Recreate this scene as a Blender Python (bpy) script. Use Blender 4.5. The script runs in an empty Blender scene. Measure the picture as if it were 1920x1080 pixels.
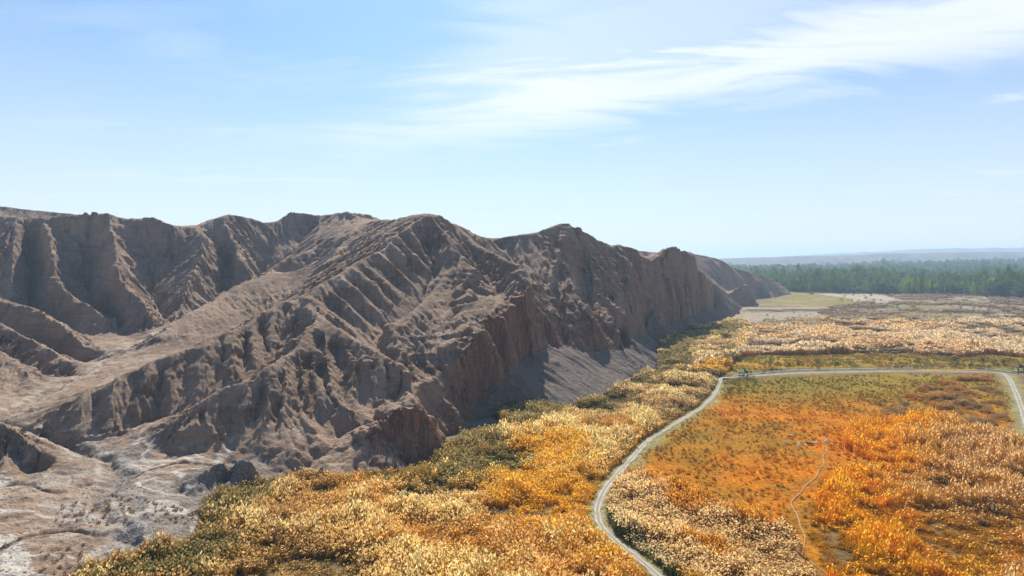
import bpy, bmesh, math, random
import numpy as np
from mathutils import Vector, Matrix
R = math.radians
rng = np.random.default_rng(7)
random.seed(7)
sc = bpy.context.scene
C = sc.collection

# ------------------------------------------------------------------ camera, light, sky, exposure
CAM_H = 60.0
HOR = 490.0          # picture row of the horizon in the photograph
FOC = 1280.0
cam = bpy.data.cameras.new('camera')
cam.sensor_width = 36; cam.lens = 36 * FOC / 1920
cam.shift_y = (HOR - 540) / 1920
cam.clip_start = 1; cam.clip_end = 40000
co = bpy.data.objects.new('camera', cam); C.objects.link(co)
co.location = (0, 0, CAM_H); co.rotation_euler = (R(90), 0, 0)
sc.camera = co

SUN_AZ, SUN_EL = R(-5.0), R(40.5)      # azimuth measured from +Y towards +X
sun = bpy.data.lights.new('sun', 'SUN'); sun.energy = 5.0; sun.angle = R(0.53); sun.color = (1, 0.93, 0.82)
so = bpy.data.objects.new('sun', sun); C.objects.link(so)
sd = Vector((math.sin(SUN_AZ) * math.cos(SUN_EL), math.cos(SUN_AZ) * math.cos(SUN_EL), math.sin(SUN_EL)))
so.rotation_euler = sd.to_track_quat('Z', 'Y').to_euler(); so.location = sd * 500

def nnode(nt, typ, **kw):
    n = nt.nodes.new(typ)
    for k, v in kw.items():
        if k == 'inp':
            for a, b in v.items(): n.inputs[a].default_value = b
        else: setattr(n, k, v)
    return n
def lk(nt, a, b): nt.links.new(a, b)
def mth(nt, op, a, b=None, c=None, clamp=False):
    n = nt.nodes.new('ShaderNodeMath'); n.operation = op; n.use_clamp = clamp
    for i, v in enumerate((a, b, c)):
        if v is None: continue
        if isinstance(v, (int, float)): n.inputs[i].default_value = v
        else: nt.links.new(v, n.inputs[i])
    return n.outputs[0]
def mixc(nt, f, a, b, blend='MIX'):
    n = nt.nodes.new('ShaderNodeMix'); n.data_type = 'RGBA'; n.blend_type = blend; n.clamp_factor = True
    for s, v in ((n.inputs['Factor'], f), (n.inputs['A'], a), (n.inputs['B'], b)):
        if isinstance(v, (int, float)): s.default_value = v
        elif isinstance(v, tuple): s.default_value = (*v[:3], 1)
        else: nt.links.new(v, s)
    return n.outputs['Result']
def ramp(nt, v, p0, p1, a=0.0, b=1.0):
    n = nt.nodes.new('ShaderNodeMapRange'); n.interpolation_type = 'SMOOTHSTEP'
    n.inputs['From Min'].default_value = p0; n.inputs['From Max'].default_value = p1
    n.inputs['To Min'].default_value = a; n.inputs['To Max'].default_value = b
    nt.links.new(v, n.inputs['Value']); return n.outputs['Result']
def noise(nt, vec, scale, detail=4, rough=0.55, dist=0.0):
    n = nt.nodes.new('ShaderNodeTexNoise'); n.inputs['Scale'].default_value = scale
    n.inputs['Detail'].default_value = detail; n.inputs['Roughness'].default_value = rough
    n.inputs['Distortion'].default_value = dist
    if vec is not None: nt.links.new(vec, n.inputs['Vector'])
    return n.outputs['Fac']

w = bpy.data.worlds.new('World'); sc.world = w; w.use_nodes = True
nt = w.node_tree; nt.nodes.clear()
out = nt.nodes.new('ShaderNodeOutputWorld'); bg = nt.nodes.new('ShaderNodeBackground')
bg.inputs['Strength'].default_value = 0.071
sky = nt.nodes.new('ShaderNodeTexSky'); sky.sky_type = 'NISHITA'; sky.sun_disc = False
sky.sun_elevation = SUN_EL; sky.sun_rotation = SUN_AZ
sky.air_density = 1.0; sky.dust_density = 1.2; sky.ozone_density = 1.6; sky.altitude = 900
tc = nt.nodes.new('ShaderNodeTexCoord')
sep = nt.nodes.new('ShaderNodeSeparateXYZ'); lk(nt, tc.outputs['Generated'], sep.inputs[0])
dx_, dy_, dz_ = sep.outputs
zz = mth(nt, 'MAXIMUM', dz_, 0.02)
# pale haze band low in the sky, the same all round
hz = mth(nt, 'POWER', mth(nt, 'SUBTRACT', 1.0, mth(nt, 'MINIMUM', mth(nt, 'MULTIPLY', zz, 1.42), 1.0)), 2.2)
zen = mixc(nt, 1.0, sky.outputs[0], (0.23, 0.80, 1.22), 'MULTIPLY')
base = mixc(nt, mth(nt, 'MULTIPLY', hz, 1.0), zen, (9.3, 9.75, 10.2))
# thin cirrus on a flat layer high above: coordinates on that layer
cx = mth(nt, 'DIVIDE', dx_, mth(nt, 'ADD', zz, 0.06)); cy = mth(nt, 'DIVIDE', dy_, mth(nt, 'ADD', zz, 0.06))
comb = nt.nodes.new('ShaderNodeCombineXYZ'); lk(nt, cx, comb.inputs[0]); lk(nt, cy, comb.inputs[1])
mp = nt.nodes.new('ShaderNodeMapping'); lk(nt, comb.outputs[0], mp.inputs['Vector'])
mp.inputs['Rotation'].default_value = (0, 0, R(47)); mp.inputs['Scale'].default_value = (0.40, 0.85, 1)
wn = noise(nt, mp.outputs[0], 2.2, 9, 0.60, 0.8)
wn2 = noise(nt, mp.outputs[0], 0.7, 5, 0.5, 0.3)
CLOUD = mth(nt, 'MULTIPLY', ramp(nt, wn, 0.46, 0.74), ramp(nt, wn2, 0.44, 0.66))
# the long cirrus band: a line across the layer, u = signed distance from it
def band(ax, ay, bx, by, wdt):
    L = math.hypot(bx - ax, by - ay); nx, ny = -(by - ay) / L, (bx - ax) / L
    d = mth(nt, 'ADD', mth(nt, 'MULTIPLY', mth(nt, 'SUBTRACT', cx, ax), nx), mth(nt, 'MULTIPLY', mth(nt, 'SUBTRACT', cy, ay), ny))
    d = mth(nt, 'ADD', d, mth(nt, 'MULTIPLY', mth(nt, 'SUBTRACT', wn, 0.5), wdt * 2.4))
    return ramp(nt, mth(nt, 'ABSOLUTE', d), wdt, wdt * 0.15)
def pl(px, py):      # direction of a picture point, met with the cirrus layer
    v = Vector(((px - 960) / FOC, 1, (HOR - py) / FOC)).normalized()
    return v.x / (v.z + 0.06), v.y / (v.z + 0.06)
az_ = mth(nt, 'DIVIDE', dx_, mth(nt, 'MAXIMUM', dy_, 0.05))
end = ramp(nt, mth(nt, 'ADD', az_, mth(nt, 'MULTIPLY', mth(nt, 'SUBTRACT', wn, 0.5), 0.5)), -0.36, 0.10)
b1 = mth(nt, 'MULTIPLY', band(*pl(760, 245), *pl(1880, 20), 0.72), end)
b2 = mth(nt, 'MULTIPLY', band(*pl(1000, 285), *pl(1500, 225), 0.16), end)
b3 = band(*pl(300, 190), *pl(600, 210), 0.22)
br = mth(nt, 'MAXIMUM', mth(nt, 'MULTIPLY', b1, ramp(nt, wn, 0.05, 0.58)), mth(nt, 'MULTIPLY', b2, mth(nt, 'MULTIPLY', ramp(nt, wn, 0.48, 0.66), 0.6)))
b4 = mth(nt, 'MULTIPLY', band(*pl(900, 130), *pl(1700, -150), 0.75), ramp(nt, az_, -0.22, 0.05))
allc = mth(nt, 'MAXIMUM', mth(nt, 'MULTIPLY', br, 0.80), mth(nt, 'MULTIPLY', CLOUD, 0.28))
allc = mth(nt, 'MAXIMUM', allc, mth(nt, 'MULTIPLY', b4, 0.42))
# veil that whitens the sky near the sun (forward scatter in thin high cloud)
dt = nt.nodes.new('ShaderNodeVectorMath'); dt.operation = 'DOT_PRODUCT'
lk(nt, tc.outputs['Generated'], dt.inputs[0]); dt.inputs[1].default_value = sd
veil = ramp(nt, dt.outputs['Value'], 0.86, 1.0, 0.0, 0.25)
base = mixc(nt, veil, base, (9.3, 9.8, 10.3))
fin = mixc(nt, allc, base, (10.8, 11.1, 11.4))
lk(nt, fin, bg.inputs['Color']); lk(nt, bg.outputs[0], out.inputs['Surface'])

vs = sc.view_settings
vs.view_transform = 'Standard'; vs.look = 'None'; vs.exposure = 0.50; vs.gamma = 1.0; vs.use_curve_mapping = False
sc.render.engine = 'CYCLES'
cy_ = sc.cycles
cy_.use_denoising = True
try: cy_.denoiser = 'OPENIMAGEDENOISE'
except Exception: pass
cy_.max_bounces = 6; cy_.diffuse_bounces = 3; cy_.glossy_bounces = 2; cy_.transmission_bounces = 3
cy_.volume_bounces = 1; cy_.transparent_max_bounces = 6
cy_.use_adaptive_sampling = True; cy_.adaptive_threshold = 0.015
cy_.caustics_reflective = False; cy_.caustics_refractive = False
sc.render.use_persistent_data = False

# ------------------------------------------------------------------ helpers
def W(px, py, Y):                     # surveyed point: bearing and dip at a distance -> place
    return ((px - 960) / FOC * Y, Y, CAM_H - (py - HOR) / FOC * Y)
def G(px, py, z=0.0):                 # point lying at height z
    Y = (CAM_H - z) * FOC / (py - HOR)
    return ((px - 960) / FOC * Y, Y)
def Gz(px, py, z): return (*G(px, py, z), z)

_T = np.random.default_rng(11).random((512, 512)).astype(np.float32)
_T3 = np.random.default_rng(12).random(1 << 16).astype(np.float32)
def vn2(x, y, s=0):
    ix = np.floor(x).astype(np.int64); iy = np.floor(y).astype(np.int64)
    fx = (x - ix).astype(np.float32); fy = (y - iy).astype(np.float32)
    fx = fx * fx * fx * (fx * (fx * 6 - 15) + 10); fy = fy * fy * fy * (fy * (fy * 6 - 15) + 10)
    a = (ix + s * 37) & 511; b = (iy + s * 91) & 511; a1 = (a + 1) & 511; b1 = (b + 1) & 511
    return (_T[a, b] * (1 - fx) + _T[a1, b] * fx) * (1 - fy) + (_T[a, b1] * (1 - fx) + _T[a1, b1] * fx) * fy
def fbm(x, y, wl, octv=4, s=0, g=0.5):
    o = 0; a = 1; t = 0
    for k in range(octv):
        ca, sa = math.cos(k * 1.1), math.sin(k * 1.1)
        o = o + a * (vn2((x * ca - y * sa) / wl + 17.3 * k, (x * sa + y * ca) / wl, s + k) - 0.5); t += a
        a *= g; wl *= 0.5
    return o / t * 2                  # about -1..1
def vn3(x, y, z, s=0):
    ix = np.floor(x).astype(np.int64); iy = np.floor(y).astype(np.int64); iz = np.floor(z).astype(np.int64)
    fx = (x - ix).astype(np.float32); fy = (y - iy).astype(np.float32); fz = (z - iz).astype(np.float32)
    fx = fx * fx * (3 - 2 * fx); fy = fy * fy * (3 - 2 * fy); fz = fz * fz * (3 - 2 * fz)
    def h(a, b, c): return _T3[((a * 7349 + b * 15731 + c * 3571 + s * 911) ^ (a * 31 * b + c * 97)) & 65535]
    r = 0
    for i in (0, 1):
        for j in (0, 1):
            for k in (0, 1):
                r = r + h(ix + i, iy + j, iz + k) * (fx if i else 1 - fx) * (fy if j else 1 - fy) * (fz if k else 1 - fz)
    return r
def sstep(v, a, b):
    t = np.clip((v - a) / (b - a), 0, 1); return t * t * (3 - 2 * t)
def inpoly(x, y, poly):
    r = np.zeros(x.shape, bool); n = len(poly)
    for i in range(n):
        x0, y0 = poly[i][:2]; x1, y1 = poly[(i + 1) % n][:2]
        if y0 == y1: continue
        c = ((y0 > y) != (y1 > y)) & (x < (x1 - x0) * (y - y0) / (y1 - y0) + x0)
        r ^= c
    return r
def dpoly(x, y, line):                # distance to a polyline
    d = np.full(x.shape, 1e9)
    for (x0, y0), (x1, y1) in zip([p[:2] for p in line[:-1]], [p[:2] for p in line[1:]]):
        ex, ey = x1 - x0, y1 - y0; L = ex * ex + ey * ey + 1e-9
        t = np.clip(((x - x0) * ex + (y - y0) * ey) / L, 0, 1)
        d = np.minimum(d, np.hypot(x - x0 - t * ex, y - y0 - t * ey))
    return d
def mesh_np(name, v, f, mat=None, smooth=True, parent=None):
    me = bpy.data.meshes.new(name)
    v = np.asarray(v, np.float32); f = np.asarray(f, np.int32); k = f.shape[1]
    me.vertices.add(len(v)); me.vertices.foreach_set('co', v.ravel())
    me.loops.add(f.size); me.loops.foreach_set('vertex_index', f.ravel())
    me.polygons.add(len(f)); me.polygons.foreach_set('loop_start', np.arange(len(f), dtype=np.int32) * k)
    me.polygons.foreach_set('loop_total', np.full(len(f), k, np.int32))
    me.polygons.foreach_set('use_smooth', np.full(len(f), smooth))
    me.update(calc_edges=True)
    if mat: me.materials.append(mat)
    return me
def link(name, me, parent=None, loc=None):
    o = bpy.data.objects.new(name, me); C.objects.link(o)
    if parent is not None: o.parent = parent
    if loc is not None: o.location = loc
    return o
def addcol(me, name, arr):
    a = me.attributes.new(name, 'FLOAT_COLOR', 'POINT')
    c = np.ones((len(me.vertices), 4), np.float32); c[:, :arr.shape[1]] = arr
    a.data.foreach_set('color', c.ravel())
def tag(o, label=None, cat=None, group=None, kind=None):
    if label: o['label'] = label
    if cat: o['category'] = cat
    if group: o['group'] = group
    if kind: o['kind'] = kind
    return o

# ------------------------------------------------------------------ materials
def newmat(name):
    m = bpy.data.materials.new(name); m.use_nodes = True; m.node_tree.nodes.clear()
    o = m.node_tree.nodes.new('ShaderNodeOutputMaterial'); return m, m.node_tree, o
def simple(name, col, rough=0.8, var=0.15, scale=3.0):
    m, t, o = newmat(name); b = t.nodes.new('ShaderNodeBsdfPrincipled')
    tcn = t.nodes.new('ShaderNodeTexCoord'); n = noise(t, tcn.outputs['Object'], scale, 4)
    c = mixc(t, n, tuple(x * (1 - var) for x in col), tuple(min(1, x * (1 + var)) for x in col))
    lk(t, c, b.inputs['Base Color']); b.inputs['Roughness'].default_value = rough
    b.inputs['Specular IOR Level'].default_value = 0.2
    lk(t, b.outputs[0], o.inputs['Surface']); return m

def rock_mat():
    m, t, o = newmat('rock_earth')
    b = t.nodes.new('ShaderNodeBsdfPrincipled'); b.inputs['Roughness'].default_value = 0.95
    b.inputs['Specular IOR Level'].default_value = 0.08
    g = t.nodes.new('ShaderNodeNewGeometry'); P = g.outputs['Position']
    at = t.nodes.new('ShaderNodeAttribute'); at.attribute_name = 'zone'
    s = t.nodes.new('ShaderNodeSeparateColor'); lk(t, at.outputs['Color'], s.inputs[0])
    pale, tal, red = s.outputs[0], s.outputs[1], s.outputs[2]
    nb = noise(t, P, 0.03, 5, 0.6, 0.4); nm = noise(t, P, 0.22, 6, 0.65); nf = noise(t, P, 1.6, 5, 0.7)
    c = mixc(t, ramp(t, nb, 0.36, 0.64), (0.25, 0.170, 0.113), (0.44, 0.300, 0.203))
    c = mixc(t, ramp(t, nm, 0.45, 0.75), c, (0.43, 0.31, 0.23))
    # bedding: thin tilted layers
    mp = t.nodes.new('ShaderNodeMapping'); lk(t, P, mp.inputs['Vector'])
    mp.inputs['Rotation'].default_value = (R(7), R(-9), 0); mp.inputs['Scale'].default_value = (0.03, 0.03, 0.9)
    ns = noise(t, mp.outputs[0], 1.0, 6, 0.65, 0.3)
    gn = t.nodes.new('ShaderNodeSeparateXYZ'); lk(t, g.outputs['True Normal'], gn.inputs[0])
    steep = ramp(t, gn.outputs[2], 0.80, 0.45)
    c = mixc(t, mth(t, 'MULTIPLY', ramp(t, ns, 0.50, 0.66), mth(t, 'MULTIPLY', steep, 0.5)), c, (0.20, 0.15, 0.12))
    c = mixc(t, mth(t, 'MULTIPLY', ramp(t, ns, 0.44, 0.34), 0.35), c, (0.50, 0.39, 0.30))
    # red cliff earth
    mv = t.nodes.new('ShaderNodeMapping'); lk(t, P, mv.inputs['Vector']); mv.inputs['Scale'].default_value = (0.5, 0.5, 0.07)
    nv = noise(t, mv.outputs[0], 1.0, 6, 0.7, 0.6)
    rc = mixc(t, ramp(t, nv, 0.35, 0.65), (0.23, 0.135, 0.09), (0.42, 0.225, 0.14))
    c = mixc(t, mth(t, 'MULTIPLY', red, ramp(t, nb, 0.2, 0.55, 0.55, 1.0)), c, rc)
    # talus gravel, pale wash and fan
    tc_ = mixc(t, nm, (0.165, 0.132, 0.107), (0.265, 0.212, 0.170))
    c = mixc(t, tal, c, tc_)
    pc = mixc(t, ramp(t, nm, 0.38, 0.62), (0.36, 0.26, 0.18), (0.66, 0.53, 0.40)); pc = mixc(t, ramp(t, noise(t, P, 3.2, 4, 0.7), 0.56, 0.66), pc, (0.17, 0.13, 0.10))
    gr = mixc(t, ramp(t, noise(t, P, 2.4, 5, 0.75), 0.40, 0.60), (0.12, 0.105, 0.095), (0.42, 0.38, 0.34))
    at2 = t.nodes.new('ShaderNodeAttribute'); at2.attribute_name = 'zoneb'
    s2 = t.nodes.new('ShaderNodeSeparateColor'); lk(t, at2.outputs['Color'], s2.inputs[0])
    c = mixc(t, pale, c, pc); c = mixc(t, s2.outputs[0], c, gr); c = mixc(t, mth(t, 'MULTIPLY', s2.outputs[1], ramp(t, nf, 0.35, 0.6, 0.45, 1.0)), c, (0.72, 0.66, 0.57))
    # pebble speckle and dark dots of tiny desert plants
    v = t.nodes.new('ShaderNodeTexVoronoi'); v.inputs['Scale'].default_value = 0.42; v.inputs['Randomness'].default_value = 1
    lk(t, P, v.inputs['Vector'])
    dots = mth(t, 'MULTIPLY', ramp(t, v.outputs['Distance'], 0.20, 0.10), ramp(t, noise(t, P, 0.05, 2), 0.46, 0.6))
    c = mixc(t, mth(t, 'MULTIPLY', dots, 0.55), c, (0.11, 0.09, 0.07))
    c = mixc(t, mth(t, 'MULTIPLY', ramp(t, nf, 0.40, 0.66), 0.30), c, (0.16, 0.125, 0.10))
    # bump
    bmp = t.nodes.new('ShaderNodeBump'); bmp.inputs['Strength'].default_value = 1.0; bmp.inputs['Distance'].default_value = 1.0
    hgt = mth(t, 'ADD', mth(t, 'MULTIPLY', nm, 1.8), mth(t, 'MULTIPLY', nf, 0.6))
    vc = t.nodes.new('ShaderNodeTexVoronoi'); vc.feature = 'DISTANCE_TO_EDGE'; vc.inputs['Scale'].default_value = 1.0
    lk(t, mv.outputs[0], vc.inputs['Vector'])
    crk = mth(t, 'MULTIPLY', ramp(t, vc.outputs['Distance'], 0.0, 0.10), mth(t, 'MULTIPLY', red, 1.0)); nr = noise(t, P, 0.7, 6, 0.75)
    hgt = mth(t, 'ADD', hgt, mth(t, 'MULTIPLY', crk, 0.5))
    hgt = mth(t, 'ADD', hgt, mth(t, 'MULTIPLY', mth(t, 'MULTIPLY', ns, steep), 1.5))
    hgt = mth(t, 'ADD', hgt, mth(t, 'MULTIPLY', mth(t, 'MULTIPLY', nv, steep), 1.4))
    lk(t, hgt, bmp.inputs['Height'])
    lk(t, bmp.outputs[0], b.inputs['Normal'])
    lk(t, c, b.inputs['Base Color']); lk(t, b.outputs[0], o.inputs['Surface'])
    return m
M_ROCK = rock_mat()

def ground_mat():
    m, t, o = newmat('valley_ground')
    b = t.nodes.new('ShaderNodeBsdfPrincipled'); b.inputs['Roughness'].default_value = 0.95
    b.inputs['Specular IOR Level'].default_value = 0.05
    g = t.nodes.new('ShaderNodeNewGeometry'); P = g.outputs['Position']
    at = t.nodes.new('ShaderNodeAttribute'); at.attribute_name = 'col'
    nf = noise(t, P, 0.9, 6, 0.7); nm = noise(t, P, 0.12, 5, 0.6)
    c = mixc(t, 1.0, at.outputs['Color'], mixc(t, ramp(t, nf, 0.32, 0.68), (0.5, 0.48, 0.45), (1.35, 1.32, 1.25)), 'MULTIPLY')
    c = mixc(t, 1.0, c, mixc(t, ramp(t, nm, 0.3, 0.7), (0.78, 0.8, 0.8), (1.18, 1.15, 1.1)), 'MULTIPLY')
    bmp = t.nodes.new('ShaderNodeBump'); bmp.inputs['Distance'].default_value = 0.5
    lk(t, nf, bmp.inputs['Height']); lk(t, bmp.outputs[0], b.inputs['Normal'])
    lk(t, c, b.inputs['Base Color']); lk(t, b.outputs[0], o.inputs['Surface'])
    return m
M_GROUND = ground_mat()

def leaf_mat(name, trans=0.45, attr='tint', rnd=0.25, instancer=True, col=None, rough=0.6):
    """plant matter: colour comes from the plant's own tint, times its part colour"""
    m, t, o = newmat(name)
    d = t.nodes.new('ShaderNodeBsdfDiffuse'); tr = t.nodes.new('ShaderNodeBsdfTranslucent')
    mx = t.nodes.new('ShaderNodeMixShader'); mx.inputs[0].default_value = trans
    if col is None:
        at = t.nodes.new('ShaderNodeAttribute'); at.attribute_name = attr
        at.attribute_type = 'INSTANCER' if instancer else 'GEOMETRY'; c = at.outputs['Color']
        ap = t.nodes.new('ShaderNodeAttribute'); ap.attribute_name = 'part'; ap.attribute_type = 'GEOMETRY'
        # 'part' r: 0 leaf .. 1 plume ; g: brightness variation of single blades
        s = t.nodes.new('ShaderNodeSeparateColor'); lk(t, ap.outputs['Color'], s.inputs[0])
        apl = t.nodes.new('ShaderNodeAttribute'); apl.attribute_name = 'plume'; apl.attribute_type = 'INSTANCER' if instancer else 'GEOMETRY'
        c = mixc(t, s.outputs[0], c, apl.outputs['Color'])
        v = mth(t, 'ADD', 0.42, mth(t, 'MULTIPLY', s.outputs[1], 1.15))
        cc = t.nodes.new('ShaderNodeCombineColor'); 
        for i in range(3): lk(t, v, cc.inputs[i])
        c = mixc(t, 1.0, c, cc.outputs[0], 'MULTIPLY')
    else:
        oi = t.nodes.new('ShaderNodeObjectInfo'); g = t.nodes.new('ShaderNodeNewGeometry')
        n = noise(t, g.outputs['Position'], 0.6, 3)
        c = mixc(t, oi.outputs['Random'], tuple(x * (1 - rnd) for x in col), tuple(x * (1 + rnd) for x in col))
        c = mixc(t, 1.0, c, mixc(t, n, (0.6, 0.65, 0.7), (1.4, 1.35, 1.2)), 'MULTIPLY')
    lk(t, c, d.inputs[0]); lk(t, c, tr.inputs[0])
    lk(t, d.outputs[0], mx.inputs[1]); lk(t, tr.outputs[0], mx.inputs[2]); lk(t, mx.outputs[0], o.inputs['Surface'])
    return m
M_REED = leaf_mat('reed_plant', 0.42)

# ------------------------------------------------------------------ the range: crest lines, gully lines, foot line
crest = [
 # back crest
 [W(-420,372,455), W(-200,380,470), W(-60,398,478), W(30,407,482), W(80,408,485), W(130,402,487), W(155,397,488), W(195,397,490), W(235,410,495), W(280,404,500), W(325,424,510),
  W(370,425,520), W(395,413,530), W(425,401,545), W(470,409,560), W(490,417,568), W(518,415,580), W(545,396,590), W(600,403,600), W(655,396,600), W(690,411,590), W(740,412,510), W(775,403,420), W(800,400,382)],
 # near massif crest and on along the cliff line
 [W(800,400,382), W(825,402,386), W(850,418,395), W(880,434,405), W(905,446,420), W(925,451,440), W(950,443,445), W(980,438,450), W(1000,437,455), W(1030,425,462), W(1045,420,465), W(1068,417,469),
  W(1088,423,473), W(1105,436,478), W(1130,455,490), W(1150,463,500), W(1165,457,510), W(1185,466,520), W(1212,489,540), W(1235,478,555), W(1250,466,595), W(1263,461,615), W(1278,467,635), W(1298,486,665),
  W(1316,521,705), W(1330,524,745), W(1350,537,790), W(1370,554,815), W(1386,573,838)],
 # long middle spur down to the wash
 [W(800,400,382), W(765,422,365), W(717,465,340), W(675,487,325), W(630,514,310), W(605,528,300), W(562,563,285), W(525,565,282), W(475,605,266), W(415,625,254), W(375,647,247),
  W(335,662,240), W(300,675,236), W(265,687,232), W(205,715,226), W(162,735,222), W(125,752,218), W(75,780,214)],
 # nearer spur
 [W(562,563,285), W(595,592,270), W(572,630,250), W(550,660,240), W(522,675,230), W(500,687,224), W(475,710,218), W(447,719,216), W(410,730,214), W(375,755,209), W(322,792,204)],
 [W(595,592,270), W(650,625,258), W(700,655,250), W(750,680,243), W(780,697,238)],
 # spur between the two inner gullies
 [W(847,490,350), W(815,545,322), W(790,566,304), W(765,585,290), W(735,608,276), W(750,640,266), W(775,665,258)],
 # ridge above the red cliff
 [W(800,400,382), W(847,447,362), W(865,480,350), W(888,530,330), W(885,562,315), W(890,590,298), W(868,637,275), W(858,667,265), W(850,687,258), W(837,705,250), W(792,722,240), W(768,742,225),
  W(750,750,224), W(720,775,218), W(690,795,211), W(650,822,206), W(612,840,203), W(585,868,193)],
 [W(860,424,392), W(905,463,375), W(942,482,355), W(967,503,340), W(990,525,331)],
 # rim of the red cliff
 [W(990,525,331), W(962,562,312), W(935,590,299), W(900,612,287), W(875,640,273), W(862,672,262)],
 # buttresses of the far cliff
 [W(1060,418,468), W(1040,500,420), W(1030,560,385), W(1048,590,366)],
 [W(1068,417,469), W(1062,480,440), W(1085,560,395), W(1112,600,378), W(1126,625,371)],
 [W(1105,436,478), W(1110,500,450), W(1130,570,415), W(1150,605,397), W(1162,625,390)],
 [W(1165,457,510), W(1180,520,480), W(1190,570,450)],
 [W(1263,461,615), W(1270,515,600), W(1278,560,590)],
 [W(1298,486,665), W(1318,545,700), W(1326,565,715)],
 # tower of rock at the near end
 [W(811,778,214), W(775,758,212), W(742,765,210), W(690,805,203)],
 # back wall spurs
 [W(35,407,482), W(35,425,480), W(25,475,455), W(22,520,438), W(20,566,420)],
 [W(80,408,485), W(85,427,475), W(100,490,450), W(105,527,435), W(135,555,420), W(175,577,405), W(207,600,392)],
 [W(205,399,490), W(211,442,468), W(220,505,440), W(225,527,428), W(257,560,412), W(280,580,400), W(298,600,388)],
 [W(257,560,412), W(225,590,398), W(190,612,388)],
 [W(330,424,511), W(350,470,490), W(330,510,470), W(310,545,450)],
 [W(378,425,522), W(381,445,500), W(376,492,472), W(360,515,458), W(350,550,436), W(337,578,418), W(310,600,398)],
 [W(425,401,545), W(425,425,530), W(440,465,510), W(455,492,498), W(472,515,488), W(472,532,480)],
 [W(600,403,600), W(600,430,570), W(587,465,525), W(535,502,497), W(495,530,460), W(445,550,428), W(400,577,398), W(340,610,362), W(300,640,330)],
 [W(690,411,590), W(665,440,540), W(625,492,450), W(580,532,408), W(545,552,380)],
 # left spurs
 [W(-240,480,470), W(-150,530,440), W(-30,565,400), W(37,575,380), W(82,585,365), W(112,610,352), W(132,627,345), W(168,658,326)],
 [W(-250,520,430), W(-120,560,390), W(0,610,350), W(50,635,335), W(100,662,318), W(137,682,307)],
 [W(-250,560,370), W(-100,610,330), W(0,657,300), W(30,677,292), W(65,697,284), W(85,712,278)],
 [W(-300,700,200), W(-80,758,192), W(0,788,190), W(25,800,188), W(60,825,185), W(90,846,183)],
 # ledges at the end of the nearer spur
 [W(345,903,173), W(390,880,177), W(412,868,180), W(440,862,182), W(468,866,180)],
 [W(330,800,200), W(385,790,203), W(425,803,200)],
 # crests seen behind the back crest
 [W(-300,382,640), W(0,387,640), W(60,393,640), W(135,401,630), W(200,410,640)],
 [W(300,436,660), W(345,425,660), W(365,427,660), W(420,440,650)],
 [W(655,397,640), W(690,401,660), W(712,411,680), W(760,430,690)],
 # far part of the range
 [W(1100,465,820), W(1135,455,830), W(1160,462,850), W(1205,471,900), W(1240,474,980), W(1290,471,1050), W(1315,478,1065), W(1345,484,1080), W(1370,500,1110), W(1400,508,1140),
  W(1440,519,1190), W(1462,532,1260), W(1469,544,1330)],
 [W(1290,471,1050), W(1312,500,1010), W(1330,525,985), W(1345,545,970)],
 [W(1345,484,1080), W(1352,505,1050), W(1338,530,1020)],
 [W(1370,500,1110), W(1392,520,1090), W(1405,540,1070), W(1430,556,1080)],
 [W(1400,508,1140), W(1420,530,1130), W(1440,545,1125), W(1452,556,1110)],
 [W(1240,474,980), W(1260,500,900), W(1290,520,860)],
 # fin of rock standing apart
 [W(1366,553,915), W(1385,539,925), W(1397,532,935), W(1406,537,935), W(1412,552,930), W(1420,570,925)],
]
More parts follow.
